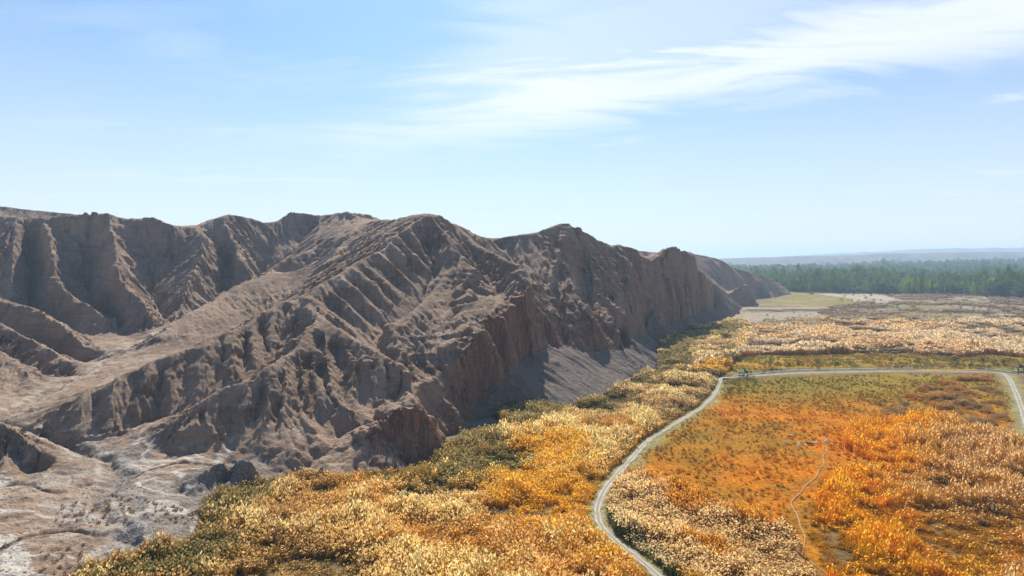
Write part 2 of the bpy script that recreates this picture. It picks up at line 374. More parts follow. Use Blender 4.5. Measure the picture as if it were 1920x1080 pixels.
gully = [
 # the wash and its head
 [W(720,425,555), W(660,455,515), W(610,492,500), W(560,517,490), W(500,545,466), W(475,552,455), W(400,583,425), W(330,608,382), W(270,630,352), W(227,657,325), W(170,695,290), W(100,730,262),
  W(20,772,234), W(-10,790,226), W(50,808,219), W(120,838,205), W(200,862,192), W(230,888,180), W(190,938,161), W(250,1000,144), W(300,1080,124)],
 [W(655,470,470), W(600,515,425), W(545,548,395), W(500,566,372), W(430,592,338), W(350,636,296), W(300,668,262), W(220,705,262)],
 [W(47,440,472), W(50,500,462), W(47,572,425), W(110,600,392), W(150,632,370), W(190,650,345)],
 [W(165,430,485), W(158,455,475), W(150,520,450), W(162,565,425), W(210,604,396), W(235,628,370), W(240,648,340)],
 [W(270,430,495), W(275,460,485), W(280,510,462), W(277,552,440), W(292,577,422), W(303,604,398), W(275,626,358)],
 [W(400,440,515), W(412,480,500), W(420,545,466), W(405,572,440)],
 [W(505,430,560), W(500,460,540), W(485,505,512), W(487,528,492), W(480,548,460)],
 [W(590,420,590), W(560,450,560), W(530,490,520)],
 [W(-150,590,385), W(0,640,355), W(70,650,342), W(140,672,318), W(180,680,305)],
 [W(-150,630,335), W(0,690,300), W(60,705,290), W(120,712,280)],
 [W(-200,690,270), W(0,735,250), W(50,745,245)],
 # between middle and nearer spurs
 [W(560,600,273), W(525,652,256), W(487,705,240), W(440,728,232), W(400,748,226), W(330,775,221), W(277,787,219), W(230,810,210), W(200,835,200)],
 # inner gullies
 [W(800,425,372), W(805,470,360), W(803,512,340), W(787,568,314), W(765,592,300), W(725,624,284), W(706,662,264), W(760,690,254), W(787,702,248), W(767,735,240), W(735,765,227), W(700,795,217),
  W(640,832,208), W(590,855,200), W(560,880,192), W(540,905,184)],
 [W(850,530,335), W(825,600,290), W(810,640,272), W(797,680,257), W(787,702,248)],
 [W(870,450,380), W(890,485,368), W(930,530,345), W(955,560,322)],
 [W(930,455,440), W(960,500,415), W(1000,560,375), W(1018,600,355), W(1015,636,338)],
 [W(1050,470,445), W(1045,560,395), W(1075,620,362), W(1085,648,355)],
 [W(1078,430,474), W(1088,500,448), W(1088,550,428), W(1100,580,412), W(1122,605,398), W(1140,640,383)],
 [W(1140,470,495), W(1160,560,440), W(1178,610,415), W(1190,640,405)],
 [W(1212,495,540), W(1225,560,500), W(1228,600,490)],
 [W(1240,480,590), W(1250,540,565), W(1262,590,560)],
 # behind the crests
 [W(-400,450,560), W(0,470,560), W(200,470,570), W(330,470,590), W(500,480,640), W(720,470,640)],
 [W(900,480,480), W(1000,480,530), W(1150,500,620), W(1250,520,680), W(1330,545,780)],
 [W(1000,500,800), W(1200,530,800), W(1330,560,860), W(1360,567,905)],
 [W(900,455,950), W(1150,480,1050), W(1290,495,1200), W(1420,535,1400)],
 [W(-420,430,760), W(0,430,760), W(500,440,800), W(900,450,800)],
 [W(1280,505,1000), W(1300,530,975), W(1320,555,950)],
 [W(1355,515,1060), W(1365,545,1030), W(1375,560,1010)],
 [W(1385,520,1110), W(1408,550,1095)],
]
for gi, dY in ((2, 13), (3, 14), (4, 13), (5, 14), (6, 12), (7, 8)):
    n_ = len(gully[gi]); gully[gi] = [(p[0] + dY * .55 * math.sin(3.14 * (i + .6) / (n_ + .2)) * p[0] / p[1], p[1] + dY * math.sin(3.14 * (i + .6) / (n_ + .2)), p[2] - 2.0 * math.sin(3.14 * (i + .6) / (n_ + .2))) for i, p in enumerate(gully[gi])]
for ci in (16, 17, 18, 21, 22):
    n_ = len(crest[ci]); crest[ci] = [(p[0] * (1 - 11 * math.sin(3.14 * i / (n_ - 1)) / p[1]), p[1] - 11 * math.sin(3.14 * i / (n_ - 1)), p[2] + 1.5 * math.sin(3.14 * i / (n_ - 1))) for i, p in enumerate(crest[ci])]
def lift(lst, i, dY, dz, keep=0):
    n_ = len(lst[i]); lst[i] = [((p[0] * (p[1] + dY * f_) / p[1], p[1] + dY * f_, p[2] + dz * f_)) for p, f_ in ((p, min(1.0, 1.6 * math.sin(3.14 * (k + .35) / n_)) if k >= keep else 0) for k, p in enumerate(lst[i]))]
assert abs(crest[25][0][2] - W(-240,480,470)[2]) < .1
for i in (25, 26, 27): lift(crest, i, -7, 2.2)
lift(crest, 23, -6, 6.0, 3); lift(crest, 24, -4, 5.0, 1)
lift(gully, 1, 8, -9.0, 1); gully[0] = [(p[0], p[1], p[2] - (3.0 if 1 < k < 9 else 0)) for k, p in enumerate(gully[0])]; lift(gully, 8, 9, -3.0); lift(gully, 9, 8, -3.0); lift(gully, 10, 6, -2.0)
def along(line, u):
    P = [np.array(p, float) for p in line]; L = [0.0]
    for a, b in zip(P[:-1], P[1:]): L.append(L[-1] + np.hypot(*(b - a)[:2]))
    d = u * L[-1]
    for i in range(len(P) - 1):
        if d <= L[i + 1] + 1e-9: t = (d - L[i]) / (L[i + 1] - L[i] + 1e-9); return P[i] * (1 - t) + P[i + 1] * t
    return P[-1]
def ribs(top, bot, n, hi, lo, seed, u0=0.03, u1=0.97):
    r = random.Random(seed)
    for i in range(2 * n + 1):
        u = u0 + (u1 - u0) * (i + r.uniform(-.28, .28)) / (2 * n); u = min(1, max(0, u)); a = along(top, u); b = along(bot, min(1, max(0, u + r.uniform(-.02, .02)))); up = i % 2 == 0
        h = (hi if up else -lo) * r.uniform(.65, 1.3); ln = []; side = np.array([-(b - a)[1], (b - a)[0]]) / (np.hypot(*(b - a)[:2]) + 1e-6); wob = r.uniform(-.9, .9)
        st, en = (0.04, r.uniform(.86, 1.0)) if up else (r.uniform(.12, .22), 1.0)
        for t in np.linspace(st, en, 9):
            p = a * (1 - t) + b * t; p[2] += h * math.sin(3.14 * min(1, t * 1.1 + .08)) ** .7 if 0 < t * 1.1 + .08 < 1 else 0; p[:2] += side * wob * math.sin(6.28 * t); ln.append(tuple(p))
        (crest if up else gully).append(ln)
B_TOP = [W(765,422,365), W(717,465,340), W(675,487,325), W(630,514,310), W(605,528,300), W(562,563,285)]
B_BOT = [W(805,490,350), W(787,568,314), W(765,592,300), W(745,608,291), W(725,624,284), W(706,662,264)]
ribs(B_TOP, B_BOT, 8, 2.6, 2.4, 1)
C_TOP = [W(760,686,241), W(700,655,250), W(650,625,258), W(595,592,270), W(572,630,250), W(550,660,240), W(522,675,230), W(500,687,224), W(475,710,218), W(447,719,216), W(410,730,214), W(375,755,209)]
C_BOT = [W(765,738,238), W(758,745,235), W(746,757,229), W(728,770,225), W(706,789,218), W(690,801,215), W(655,823,209), W(622,842,205), W(585,855,200), Gz(545,852,5), Gz(480,850,5), Gz(390,835,6)]
ribs(C_TOP, C_BOT, 10, 1.8, 2.0, 2)
F_TOP = [W(520,570,281), W(475,605,266), W(415,625,254), W(375,647,247), W(335,662,240), W(300,675,236), W(265,687,232), W(205,715,226), W(140,745,220)]
F_BOT = [W(515,662,251), W(487,705,240), W(440,728,232), W(400,748,226), W(330,775,221), W(300,782,220), W(250,800,214), Gz(205,800,9.5), Gz(110,808,8)]
ribs(F_TOP, F_BOT, 7, 1.8, 1.8, 3)
D_TOP = [W(847,450,361), W(865,480,350), W(888,530,330), W(885,562,315), W(890,590,298), W(868,637,275)]
D_BOT = [W(848,535,333), W(835,570,312), W(825,600,290), W(818,620,281), W(810,640,272), W(800,670,260)]
ribs(D_TOP, D_BOT, 7, 1.3, 1.3, 4)
E_TOP = [W(847,450,361), W(865,480,350), W(888,530,330), W(892,562,318)]
E_BOT = [W(885,480,371), W(905,505,355), W(930,535,342), W(950,562,322)]
ribs(E_TOP, E_BOT, 4, 1.5, 1.5, 5)
S_TOP = [W(82,420,481), W(85,427,475), W(100,490,450), W(105,527,435), W(135,555,420), W(175,577,405)]
S_BOT = [W(140,430,486), W(152,470,472), W(150,520,458), W(162,565,434), W(190,590,414), W(208,606,400)]
ribs(S_TOP, S_BOT, 7, 1.5, 1.3, 6)
S_TOP = [W(208,415,485), W(211,442,468), W(220,505,440), W(225,527,428), W(257,560,412), W(280,580,400)]
S_BOT = [W(262,430,497), W(268,470,484), W(280,510,470), W(277,552,448), W(292,577,430), W(303,604,402)]
ribs(S_TOP, S_BOT, 7, 1.5, 1.3, 7)
S_TOP = [W(381,445,500), W(376,492,472), W(360,515,458), W(350,550,436), W(337,578,418)]
S_BOT = [W(405,450,512), W(412,480,506), W(420,545,476), W(408,568,448), W(370,596,410)]
ribs(S_TOP, S_BOT, 7, 1.5, 1.3, 8)
ground_lines = [      # talus tops, feet and fan
 [W(905,772,262), W(925,740,272), W(952,690,290), W(972,680,300), W(1005,662,320), W(1013,640,335), W(1030,648,343), W(1050,648,349), W(1064,640,360), W(1085,652,358), W(1122,657,366), W(1138,648,379),
  W(1160,657,385), W(1190,638,448), W(1225,620,498), W(1260,605,557), W(1300,590,640), W(1337,577,754)],
 [Gz(0,905,5), Gz(40,896,5), Gz(92,865,4.5)], [Gz(-300,900,6), Gz(-100,905,5.5), Gz(0,905,5)],
 [Gz(335,925,2), Gz(365,932,1.5), Gz(405,925,1.5), Gz(440,893,2), Gz(485,890,2)],
 [Gz(430,870,3), Gz(500,865,3.5), Gz(540,850,5)],
 [Gz(450,850,5), Gz(520,850,5), Gz(560,860,4)],
 [Gz(310,850,5), Gz(350,852,4.5), Gz(380,850,5)],
 [Gz(205,800,9.5), Gz(100,808,8), Gz(250,806,8.5)],
 [Gz(0,980,3.5), Gz(100,970,3), Gz(200,990,2.4)], [Gz(-200,1080,4), Gz(0,1080,3), Gz(150,1080,2)], [Gz(350,1000,1.5), Gz(370,960,1.6), Gz(450,925,1.2)],
 [Gz(-700,1080,10), Gz(-600,900,16), Gz(-500,800,25)],
]
FOOT = [(-300,60), (-110,95), G(120,1100), G(330,1060), G(375,1010), G(400,960), G(470,925), G(560,905), G(600,908), G(690,893), G(760,885), G(800,874), G(822,850), G(868,815), G(892,795), G(912,788), G(960,775), G(1010,768), G(1060,767),
        G(1100,758), G(1150,733), G(1180,712), G(1228,690), G(1232,665), G(1252,645), G(1300,622), G(1345,603), G(1380,590), G(1392,582), (290,868), (272,895), (262,905), G(1372,574), G(1395,573), G(1424,572.5), G(1424,570),(330,960),
        (330,1020), (375,1060), G(1423,558), G(1453,560), G(1461,555), (505,1230), G(1469,547), (540,1420), (600,1700)]
FOOTPOLY = FOOT + [(5000,1700), (5000,-500), (-300,-500)]

GX0, GX1, GY0, GY1, RES = -520, 620, 84, 1620, 1.0
def rasterize(res):
    nx = int((GX1 - GX0) / res) + 1; ny = int((GY1 - GY0) / res) + 1
    zs = np.zeros((ny, nx)); cn = np.zeros((ny, nx)); rid = np.zeros((ny, nx))
    for kind, lines in ((1, crest), (2, gully), (0, ground_lines)):
        for ln in lines:
            for a, b in zip(ln[:-1], ln[1:]):
                a = np.array(a); b = np.array(b); n = max(2, int(np.hypot(*(b - a)[:2]) / (res * 0.5)))
                p = a + (b - a) * np.linspace(0, 1, n)[:, None]
                i = np.round((p[:, 0] - GX0) / res).astype(int); j = np.round((p[:, 1] - GY0) / res).astype(int)
                ok = (i >= 0) & (i < nx) & (j >= 0) & (j < ny)
                wgt = 3.0 if kind == 1 else 1.0
                np.add.at(zs, (j[ok], i[ok]), p[ok, 2] * wgt); np.add.at(cn, (j[ok], i[ok]), wgt)
                if kind == 1: rid[j[ok], i[ok]] = 1
    X, Y = np.meshgrid(GX0 + np.arange(nx) * res, GY0 + np.arange(ny) * res)
    plain = inpoly(X, Y, FOOTPOLY)
    z = np.where(cn > 0, zs / np.maximum(cn, 1e-6), 0)
    fix = (cn > 0) | plain
    z[plain] = 0
    # far edges of the block
    return z, fix, rid, plain
def relax(z, fix, it):
    zf = z.copy()
    for _ in range(it):
        p = np.pad(z, 1, mode='edge')
        nz = 0.25 * (p[:-2, 1:-1] + p[2:, 1:-1] + p[1:-1, :-2] + p[1:-1, 2:])
        z = np.where(fix, zf, z + 1.0 * (nz - z))
    return z
zc = None
for res, it in ((32, 300), (16, 200), (8, 160), (4, 110), (2, 60), (1, 26)):
    z, fix, rid, plain = rasterize(res)
    if zc is not None:
        ny, nx = z.shape
        jj = np.minimum(np.arange(ny) * res / (res * 2), zc.shape[0] - 1.001); ii = np.minimum(np.arange(nx) * res / (res * 2), zc.shape[1] - 1.001)
        j0 = jj.astype(int); i0 = ii.astype(int); fj = (jj - j0)[:, None]; fi = (ii - i0)[None]
        up = (zc[j0][:, i0] * (1 - fi) + zc[j0][:, i0 + 1] * fi) * (1 - fj) + (zc[j0 + 1][:, i0] * (1 - fi) + zc[j0 + 1][:, i0 + 1] * fi) * fj
        z = np.where(fix, z, up)
    else:
        z = np.where(fix, z, 40)
    zc = relax(z, fix, it)
BASE = zc; PLAIN = plain.astype(float)
def blur(a, n):
    for _ in range(n):
        p = np.pad(a, 1, mode='edge')
        a = (p[:-2, 1:-1] + p[2:, 1:-1] + p[1:-1, :-2] + p[1:-1, 2:] + 2 * a) / 6
    return a
RID = blur(rid, 10); RID = np.clip(RID / 0.30, 0, 1)
SM = blur(BASE, 22)
gy_, gx_ = np.gradient(SM, RES)
PL_D = blur(PLAIN, 10)
def samp(A, x, y):
    i = np.clip((x - GX0) / RES, 0, A.shape[1] - 1.001); j = np.clip((y - GY0) / RES, 0, A.shape[0] - 1.001)
    i0 = i.astype(int); j0 = j.astype(int); fi = i - i0; fj = j - j0
    return (A[j0, i0] * (1 - fi) + A[j0, i0 + 1] * fi) * (1 - fj) + (A[j0 + 1, i0] * (1 - fi) + A[j0 + 1, i0 + 1] * fi) * fj

def flutes(x, y, wl, sx, sy, seed):
    """stripes that run down the slope: sx, sy is the direction across the slope"""
    px, py = x / wl, y / wl
    ix = np.floor(px).astype(np.int64); iy = np.floor(py).astype(np.int64); fx = px - ix; fy = py - iy
    c = np.zeros(x.shape, np.float32); s = np.zeros(x.shape, np.float32); wt = np.zeros(x.shape, np.float32)
    for i in range(-2, 4):
        for j in range(-2, 4):
            hx = _T[(ix + i + seed * 13) & 511, (iy + j) & 511]; hy = _T[(ix + i) & 511, (iy + j + seed * 29 + 200) & 511]
            qx = fx - i - (hx - 0.5); qy = fy - j - (hy - 0.5)
            q = qx * sx + qy * sy; ww = np.exp(-(2.6 * q * q + 0.62 * (qx * qx + qy * qy - q * q))).astype(np.float32)
            ph = (q * 2 * np.pi).astype(np.float32)
            c += np.cos(ph) * ww; s += np.sin(ph) * ww; wt += ww
    mag = np.hypot(c, s) / wt
    tri = 1 - np.abs(np.arctan2(s, c)) / np.pi * 2            # 1 on the rib, -1 in the gully
    return tri * np.clip(mag * 1.9, 0, 1)

YMIN, YMAX, KR = 106.0, 1560.0, 0.0023
ys = YMIN * np.exp(np.arange(int(math.log(YMAX / YMIN) / KR)) * KR)
ts = np.arange(-0.90, 0.455, 0.00135)
TT, YY = np.meshgrid(ts, ys); XX = TT * YY
# warp the sampling place a little so that crests wander
wf = 2.2 + 1.6 * sstep(YY, 420, 520); wx = fbm(XX, YY, 24, 3, 3) * wf + fbm(XX, YY, 3, 2, 4) * .35; wy = fbm(XX, YY, 24, 3, 9) * wf + fbm(XX, YY, 3, 2, 5) * .35
nearfac = np.clip(sstep(YY, 150, 260), 0.35, 1)
sl_ = XX * 0.466 + YY * 0.885; sd_ = XX * 0.885 - YY * 0.466     # along and across the cliff line
bil = (np.abs(fbm(sl_, sd_ * 0.35, 15, 2, 13)) * 2.2 - 0.55) * 5.5 + (np.abs(fbm(sl_, sd_ * 0.4, 5, 2, 14)) * 2 - 0.5) * 1.5
czone = sstep(dpoly(XX, YY, [W(740,770,214), W(811,778,212), W(862,680,262), W(935,610,297), W(1000,590,326), W(1050,610,352), W(1130,620,378), W(1190,600,440), W(1260,570,550), W(1335,560,740)]), 34, 16)
Xs = XX + wx * nearfac + 0.885 * bil * czone; Ys = YY + wy * nearfac - 0.466 * bil * czone
H = samp(BASE, Xs, Ys); gx = samp(gx_, Xs, Ys); gy = samp(gy_, Xs, Ys); rd = samp(RID, Xs, Ys); pl_ = samp(PL_D, Xs, Ys)
def grad(Z):
    dt_ = np.gradient(Z, ts, axis=1) / YY; dY = np.gradient(Z, ys, axis=0)
    return dt_, dY - TT * dt_
TALUS = [W(905,772,262), W(952,690,290), W(1005,662,320), W(1050,648,349), W(1085,652,358), W(1122,657,366), W(1160,657,385), W(1190,638,448), W(1225,620,498), W(1260,605,557), W(1300,590,640), W(1337,577,754),
         G(1380,586), G(1380,592), G(1345,605), G(1300,624), G(1252,650), G(1225,695), G(1180,718), G(1060,772), G(960,780), G(912,792)]
tal = inpoly(Xs, Ys, [p[:2] for p in TALUS]).astype(float)
slope0 = np.hypot(gx, gy)
zup = sstep(H, 4.5, 14)
am = sstep(slope0, 0.12, 0.55) * (1 - 0.75 * rd) * np.clip(zup + 0.15, 0, 1) * (1 - tal)
steepc = sstep(slope0, 1.1, 1.9)
am = am * (1 - 0.55 * steepc)
Z = H.copy()
dgx, dgy = gx.copy(), gy.copy()
ribz = np.zeros_like(H)
for a_, b_ in ((B_TOP, B_BOT), (C_TOP, C_BOT), (F_TOP, F_BOT)): ribz = np.maximum(ribz, inpoly(XX, YY, [p[:2] for p in a_ + b_[::-1]]) * 1.0)
ribk = (0.25, 0.25, 0.65, 1.0)
for k, (wl, a) in enumerate(((17, 1.7), (8.0, 2.2), (4.0, 1.5), (2.1, 0.75))):
    n = np.hypot(dgx, dgy) + 1e-4; sx, sy = -dgy / n, dgx / n
    f = flutes(XX + fbm(XX, YY, wl * 2.5, 2, 20 + k) * wl * 0.35, YY, wl, sx, sy, k + 1)
    far = 1.0 if k < 2 else np.clip(1 - sstep(YY, 500 if k == 2 else 330, 1100 if k == 2 else 600), 0, 1)
    mod = 0.65 + 0.5 * fbm(XX, YY, 40, 2, 60 + k)
    Z += (f - 0.35) * a * am * far * mod * (1 - ribz * (1 - ribk[k]))
    if k < 3:
        ex, ey = grad(Z)
        dgx = gx * 0.7 + 0.3 * np.clip(ex, -1.5, 1.5); dgy = gy * 0.7 + 0.3 * np.clip(ey, -1.5, 1.5)
# talus: fine straight runnels
n = slope0 + 1e-4
Z += tal * flutes(XX, YY, 5.0, -gy / n, gx / n, 9) * 0.30 + tal * np.minimum(flutes(XX, YY, 14.0, -gy / n, gx / n, 10) + 0.82, 0) * 3.0
# low ground: runnels of the wash, hummocks
low = (1 - zup) * (1 - pl_)
dwz = dpoly(XX + fbm(XX, YY, 9, 3, 34) * 3.5, YY + fbm(XX, YY, 9, 3, 35) * 3.5, [p[:2] for p in gully[0][4:]]); Z -= 1.3 * np.exp(-(dwz / 1.9) ** 2) * (1 - pl_)
Z += low * (fbm(XX, YY, 9, 5, 31) * 0.9 - 0.8 * sstep(np.abs(fbm(XX, YY, 22, 3, 33)), 0.10, 0.0)) * (1 - tal)
# broken rock: ledges
Z += (1 - pl_) * (1 - tal) * (fbm(XX, YY, 5, 4, 41) * 0.50 * (1 - .6 * ribz) + fbm(XX, YY, 1.6, 3, 42) * 0.30 * (1 - sstep(YY, 250, 600)))
outc = sstep(fbm(XX, YY, 30, 3, 45), 0.10, 0.45) * sstep(slope0, 0.3, 0.7) * (1 - tal) * (1 - ribz)
st = 3.0; zq = Z / st + fbm(XX, YY, 18, 3, 46) * 0.8
Z += outc * ((np.floor(zq) + sstep(zq - np.floor(zq), 0.55, 1.0)) - zq) * st * 0.6
# sink beyond the foot so that the valley floor closes it
Z = Z - 3.0 * sstep(pl_, 0.35, 0.95) 
ex, ey = grad(Z); sl = np.hypot(ex, ey)
# push steep faces in and out along the face (cracks, pillars, beds)
nl = np.sqrt(ex * ex + ey * ey + 1); NX, NY = -ex / nl, -ey / nl
stp = sstep(sl, 0.8, 1.8)
near_ = (1 - 0.6 * sstep(YY, 500, 1000))
dis = (vn3(XX / 7, YY / 7, Z / 26, 1) - 0.5) * 4.4 + (vn3(XX / 2.6, YY / 2.6, Z / 9, 2) - 0.5) * 1.8 + (vn3(XX / 9, YY / 9, Z / 2.0, 3) - 0.5) * 1.3 + (vn3(XX / 1.2, YY / 1.2, Z / 1.4, 4) - 0.5) * 0.7
dis = dis * stp * (1 - tal) * (1 - sstep(pl_, 0.5, 1))
VX = XX + NX * dis; VY = YY + NY * dis
# colour zones
CL = [W(990,520,331), W(940,560,312), W(885,600,290), W(855,640,270), W(845,690,250), W(800,725,235), W(745,752,214), W(680,800,206), G(690,905), G(830,885), G(925,790), W(960,692,292), W(1018,655,322)]
CL2 = [W(1010,560,350), W(1050,575,360), W(1090,560,370), W(1130,590,385), W(1170,600,405), W(1190,650,400), W(1160,670,380), W(1120,670,360), W(1050,660,343), W(1010,660,333)]
xr = XX + fbm(XX, YY, 8, 3, 70) * 3
red = np.maximum(inpoly(xr, YY, [p[:2] for p in CL]) * 1.0, inpoly(xr, YY, [p[:2] for p in CL2]) * 0.9) * sstep(sl, 0.5, 1.1)
red = np.maximum(red, 0.38 * sstep(sl, 1.0, 1.7) * (XX > 40))
red = np.maximum(red, 0.25 * sstep(fbm(XX, YY, 24, 3, 71), 0.1, 0.5) * sstep(sl, 0.4, 0.8) )
washline = [p[:2] for p in gully[0][3:]]
dw = dpoly(XX, YY, washline)
pale = np.exp(-(dw / 8.0) ** 2) * sstep(YY, 640, 420) * (.55 + .6 * fbm(XX, YY, 7, 4, 75))
braid = sstep(XX, -55, -70) * sstep(np.abs(fbm(XX * .6 + YY * .3, YY, 16, 4, 76)), .07, .015) * sstep(YY, 235, 205) * sstep(H, 12, 6)
pale = np.maximum(pale, braid * .9); pale = np.maximum(pale, np.exp(-((dwz - 3.6) / 1.5) ** 2) * .9 * sstep(YY, 420, 320))
pale = np.maximum(pale, inpoly(XX + 4 * fbm(XX, YY, 8, 3, 77), YY, [p[:2] for p in (Gz(-60,1010,3), Gz(40,1015,3), Gz(80,1050,3), Gz(60,1110,3), Gz(-80,1110,3))]) * 1.0)
pale = np.maximum(pale, sstep(sl, 0.35, 0.12) * sstep(H, 34, 10) * (0.25 + 0.7 * fbm(XX, YY, 14, 3, 72)))
FLAT = [W(250,640,350), W(300,625,365), W(380,640,300), W(330,668,250), W(240,700,245), W(200,690,270)]
pale = np.maximum(pale, inpoly(xr, YY, [p[:2] for p in FLAT]) * (0.35 + 0.6 * fbm(XX, YY, 20, 3, 74)))
pale = np.clip(pale, 0, 1) * (1 - tal)
GRAV = [G(430,890), G(480,880), G(560,905), G(400,960), G(380,1010), G(250,1110), G(150,1110), G(260,980), G(210,930), G(240,860), G(300,870), G(215,925), G(300,940)]
grav = inpoly(xr, YY, GRAV) * (0.55 + 0.45 * fbm(XX, YY, 10, 3, 73)) + 0.5 * np.exp(-(dpoly(XX, YY, [p[:2] for p in gully[0][13:]]) / 4) ** 2)
grav = np.clip(grav, 0, 1) * (1 - .8 * braid)
ny, nx = XX.shape
idx = np.arange(ny * nx).reshape(ny, nx)
f = np.stack([idx[:-1, :-1], idx[:-1, 1:], idx[1:, 1:], idx[1:, :-1]], -1).reshape(-1, 4)
hid = (pl_ > 0.97)
keep = ~(hid[:-1, :-1] & hid[:-1, 1:] & hid[1:, 1:] & hid[1:, :-1]).ravel()
f = f[keep]
used = np.zeros(ny * nx, bool); used[f.ravel()] = True
remap = np.cumsum(used) - 1
V = np.stack([VX.ravel(), VY.ravel(), Z.ravel()], -1)[used]
me = mesh_np('mountain_range', V, remap[f], M_ROCK)
addcol(me, 'zone', np.stack([pale.ravel(), tal.ravel(), red.ravel()], -1)[used])
salt = np.maximum(braid * .9, np.exp(-((dwz - 3.4) / 1.3) ** 2) * .55 * sstep(YY, 420, 320) * sstep(fbm(XX, YY, 11, 3, 78), -.3, .3))
salt = np.maximum(salt, inpoly(XX + 5 * fbm(XX, YY, 8, 4, 77), YY + 5 * fbm(XX, YY, 8, 4, 79), [p[:2] for p in (Gz(-60,1000,3), Gz(30,1010,3), Gz(75,1045,3), Gz(60,1110,3), Gz(-80,1110,3))]) * .9)
salt = np.clip(np.maximum(salt, sstep(fbm(XX, YY, 13, 5, 81), .18, .4) * .6 * sstep(H, 6.5, 3.5) * sstep(XX, -62, -78) * (1 - grav) * sstep(YY, 240, 200)), 0, 1) * (1 - pl_) * (1 - sstep(sl, .5, .8))
addcol(me, 'zoneb', np.stack([grav.ravel(), salt.ravel(), grav.ravel()], -1)[used])
mo = tag(link('mountain', me), 'eroded bare brown mountain range with fluted ridges and a red earth cliff', None, None, 'structure')
print('mountain tris', len(f) * 2)
def mountain_z(x, y):        # height of the range at places (for things that stand on it)
    j = np.clip(np.log(np.asarray(y) / YMIN) / KR, 0, ny - 1.001); i = np.clip((np.asarray(x) / y - ts[0]) / 0.00135, 0, nx - 1.001)
    j0 = j.astype(int); i0 = i.astype(int); fi = i - i0; fj = j - j0
    return (Z[j0, i0] * (1 - fi) + Z[j0, i0 + 1] * fi) * (1 - fj) + (Z[j0 + 1, i0] * (1 - fi) + Z[j0 + 1, i0 + 1] * fi) * fj

# ------------------------------------------------------------------ tracks and valley floor
def smooth_line(pts, n=6):
    P = [Vector(p[:2]) for p in pts]; P = [P[0] * 2 - P[1]] + P + [P[-1] * 2 - P[-2]]; o = []
    for i in range(1, len(P) - 2):
        for k in range(n):
            t = k / n; a, b, c, d = P[i - 1], P[i], P[i + 1], P[i + 2]
            o.append(0.5 * ((2 * b) + (-a + c) * t + (2 * a - 5 * b + 4 * c - d) * t * t + (-a + 3 * b - 3 * c + d) * t ** 3))
    o.append(P[-2]); return [(p.x, p.y) for p in o]
TRACK = smooth_line([G(1352,709), G(1341,737), G(1312,766), G(1262,797), G(1215,827), G(1180,865), G(1150,897), G(1129,927), G(1120,960), G(1130,990), G(1162,1021), G(1200,1050), G(1245,1090), G(1330,1160), G(1480,1300)])
ROAD2 = smooth_line([G(1352,709), G(1400,706), G(1500,700), G(1600,697.5), G(1750,696), G(1850,698), G(1885,703), G(1902,730), G(1917,770), G(1932,820), G(1960,900), G(2010,1000), G(2080,1150)])
WATER = smooth_line([G(1345,712), G(1375,703), G(1440,697), G(1500,692.5), G(1600,690.5), G(1750,688.5), G(1840,690), G(1885,695), G(1960,704), G(2100,712)])
TRAIL = smooth_line([G(1546,822), G(1548,835), G(1545,870), G(1530,890), G(1508,918), G(1490,938), G(1487,955), G(1497,980), G(1505,1000), G(1510,1030), G(1525,1055), G(1555,1078), G(1600,1110)])
MEADOW = [G(1352,716), G(1400,711), G(1700,701), G(1862,703), G(1890,740), G(1905,790), G(1870,800), G(1700,795), G(1600,800), G(1650,870), G(1560,900), G(1530,1000), G(1560,1100), G(1500,1040), G(1340,960), G(1200,905), G(1150,905), G(1185,868), G(1270,800), G(1340,745)]
MEADOW2 = [G(1352,690), G(1370,664), G(1420,660), G(1900,668), G(2100,680), G(2100,700), G(1880,692), G(1500,690), G(1360,702)]
SAND1 = [G(1340,605), G(1385,592), G(1390,574), G(1440,578), G(1560,579), G(1610,583), G(1650,592), G(1560,597), G(1480,598), G(1400,605), G(1345,612)]
PALEF = [G(1525,545), G(1600,546), G(1650,548), G(1665,556), G(1690,562), G(1660,570), G(1610,566), G(1540,552)]
GREENF = [G(1440,572), G(1465,551), G(1530,547), G(1560,555), G(1610,558), G(1600,572), G(1500,577)]
BANK = [G(1380,584), G(1420,583), G(1470,584), G(1520,585), G(1556,586), G(1562,583), G(1500,580), G(1440,578), G(1395,578)]

GK, GT = 0.0085, 0.0052
gys = 60.0 * np.exp(np.arange(int(math.log(16000 / 60) / GK)) * GK); gts = np.arange(-1.15, 1.16, GT)
T2, Y2 = np.meshgrid(gts, gys); X2 = T2 * Y2
def ground_z(x, y, flat=True):
    z = fbm(x, y, 45, 3, 80) * 0.35 + fbm(x, y, 7, 2, 83) * 0.22
    d = np.minimum(np.minimum(dpoly(x, y, TRACK[::2]), dpoly(x, y, ROAD2[::2])), dpoly(x, y, WATER[::2]))
    z = z * sstep(d, 3.5, 9)
    # stream bank (terrace edge) behind the reeds
    tb = (y - (815 + 0.10 * (x - 330) + 12 * fbm(x, y, 60, 2, 85)))
    z = z + 3.0 * sstep(tb, 0, 3.0) * sstep(x, 268, 280) * sstep(x, 420, 385) * sstep(tb, 60, 30)
    # the canal bed
    z = z - 0.8 * sstep(dpoly(x, y, WATER[::2]), 3.0, 1.6)
    z = np.where(y > 1700, z * 0.3, z)
    z = z + 48 * sstep(y, 1750, 4300) * sstep(x / np.maximum(y, 1), .36, .70)
    return z
Z2 = ground_z(X2, Y2)
